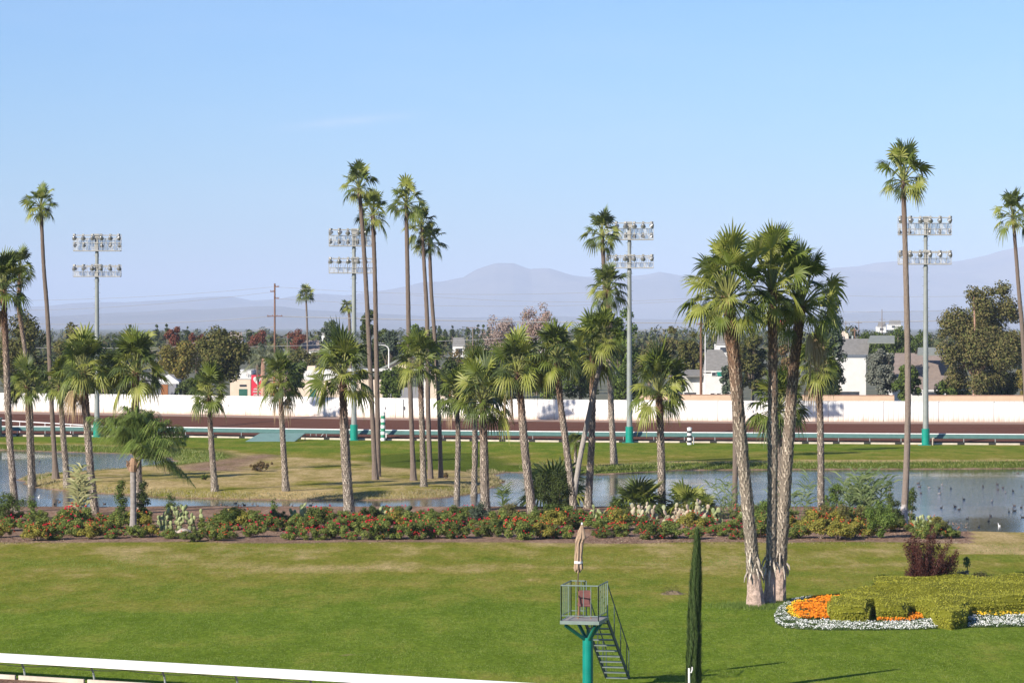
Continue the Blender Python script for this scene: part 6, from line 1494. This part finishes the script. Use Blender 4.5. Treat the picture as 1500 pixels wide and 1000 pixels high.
WR = [((-60,440),(402,420),400,.6,'lowest wire reaching the tall utility pole from the left',.018),((402,420),(900,427),400,.7,'top wire right of the tall utility pole',.018),((402,437),(1000,441),400,.9,'second wire right of the tall utility pole',.018),
      ((402,463),(1560,466),400,.8,'thick pale cable crossing the skyline at tree height',.05),((-60,470),(402,463),400,.8,'pale cable left of the tall utility pole',.03),((-60,548),(402,478),392,.8,'pale cable sagging down to the left from the tall utility pole',.035),
      ((1027,452),(1560,449),420,.6,'upper wire crossing the hills at right',.02),((600,432),(1027,436),420,.8,'thin wire before the central hills',.018),((1027,478),(-60,508),420,1.2,'low cable behind the middle palms',.03),((1180,431),(1560,428),430,.5,'highest wire crossing the right hills',.018),((-60,455),(402,427),405,.8,'upper left wire in front of the hills',.018)]
for a, b, D, sag, lb, rr_ in WR:
    A = P(*a, D); B = P(*b, D); pts = [(A+(B-A)*u - Vector((0,0,4*sag*u*(1-u)))) for u in np.linspace(0,1,17)]; o0 = A.copy(); m = MB(); m.tube([tuple(q_-o0) for q_ in pts], rr_, 4, cap=False)
    tag(m.build('overhead_wire', M_wire, loc=tuple(o0)), lb, 'wire', 'overhead wires')

# ------------------------------------------------------------------ air, light, camera
HZ = True
if HZ:
    m = MB(); m.box((0, 19000, 321), (56000, 42000, 648)); hz_ = m.build('haze', None); hz_.data.materials.clear()
    mh = bpy.data.materials.new('haze_air'); mh.use_nodes = True; nt = mh.node_tree; nt.nodes.clear(); out = nt.nodes.new('ShaderNodeOutputMaterial'); pv = nt.nodes.new('ShaderNodeVolumePrincipled')
    pv.inputs['Color'].default_value = (.66,.77,1.0,1); pv.inputs['Density'].default_value = .70e-4; pv.inputs['Anisotropy'].default_value = -.20
    nt.links.new(pv.outputs[0], out.inputs['Volume']); hz_.data.materials.append(mh); hz_['kind'] = 'stuff'; hz_['label'] = 'thin bluish haze filling the air toward the hills'; hz_['category'] = 'haze'

AZ = R(45); EL = R(27)
wd = bpy.data.worlds.new('World'); S.world = wd; wd.use_nodes = True; nt = wd.node_tree; bg = nt.nodes['Background']
sk = nt.nodes.new('ShaderNodeTexSky'); sk.sky_type = 'NISHITA'; sk.sun_disc = False; sk.sun_elevation = EL; sk.sun_rotation = math.pi + AZ
sk.altitude = 0; sk.air_density = 1.0; sk.dust_density = .3; sk.ozone_density = 3.5
mx = nt.nodes.new('ShaderNodeMix'); mx.data_type = 'RGBA'; mx.blend_type = 'MULTIPLY'; mx.inputs[0].default_value = 1.0; mx.inputs[7].default_value = (.52,.75,1.05,1); nt.links.new(sk.outputs[0], mx.inputs[6]); 
tcw = nt.nodes.new('ShaderNodeTexCoord'); spw = nt.nodes.new('ShaderNodeSeparateXYZ'); nt.links.new(tcw.outputs['Generated'], spw.inputs[0])
NN, LL = nt.nodes, nt.links
u_ = mathn(NN, LL, 'ADD', mathn(NN, LL, 'DIVIDE', spw.outputs[0], spw.outputs[1]), .057); v_ = mathn(NN, LL, 'SUBTRACT', mathn(NN, LL, 'DIVIDE', spw.outputs[2], spw.outputs[1]), .0714)
v_ = mathn(NN, LL, 'SUBTRACT', v_, mathn(NN, LL, 'MULTIPLY', u_, .10)); nzw = noise_n(NN, LL, 1, 4, mapping(NN, LL, tcw.outputs['Generated'], (90, 90, 600)))
g_ = mathn(NN, LL, 'ADD', mathn(NN, LL, 'POWER', mathn(NN, LL, 'ABSOLUTE', mathn(NN, LL, 'DIVIDE', u_, .019)), 2.0), mathn(NN, LL, 'POWER', mathn(NN, LL, 'ABSOLUTE', mathn(NN, LL, 'DIVIDE', v_, .0017)), 2.0))
c_f = mathn(NN, LL, 'MULTIPLY', mathn(NN, LL, 'MULTIPLY', mathn(NN, LL, 'POWER', 2.718, mathn(NN, LL, 'MULTIPLY', g_, -1.0)), nzw.outputs[0]), .42, True)
nzl = noise_n(NN, LL, 1, 4, mapping(NN, LL, tcw.outputs['Generated'], (7, 7, 40))); c_l = mathn(NN, LL, 'MULTIPLY', mathn(NN, LL, 'SUBTRACT', nzl.outputs[0], .45), .22, True)
nt.links.new(mixc(NN, LL, mathn(NN, LL, 'ADD', c_f, c_l, True), mx.outputs[2], (6.5, 6.8, 8.0)), bg.inputs[0]); bg.inputs[1].default_value = .085
sl = bpy.data.lights.new('sun', 'SUN'); sl.energy = 5.0; sl.angle = R(.53); sl.color = (1, .93, .82)
so = bpy.data.objects.new('sun', sl); COL.objects.link(so)
dv = Vector((math.sin(AZ)*math.cos(EL), math.cos(AZ)*math.cos(EL), -math.sin(EL))); so.rotation_euler = dv.to_track_quat('-Z', 'Y').to_euler(); so.location = (-30, -30, 60)
cam = bpy.data.cameras.new('camera'); co = bpy.data.objects.new('camera', cam); COL.objects.link(co); S.camera = co
co.location = (0, 0, CAMZ); co.rotation_euler = (R(90), 0, 0); cam.sensor_width = 36; cam.lens = 36*F/1500; cam.shift_y = -(500-HY)/1500; cam.clip_start = .5; cam.clip_end = 60000
S.view_settings.view_transform = 'Standard'; S.view_settings.look = 'None'; S.view_settings.exposure = .75; S.view_settings.gamma = 1
S.cycles.volume_bounces = 0; S.cycles.max_bounces = 6; S.cycles.transparent_max_bounces = 8; S.cycles.sample_clamp_indirect = 4
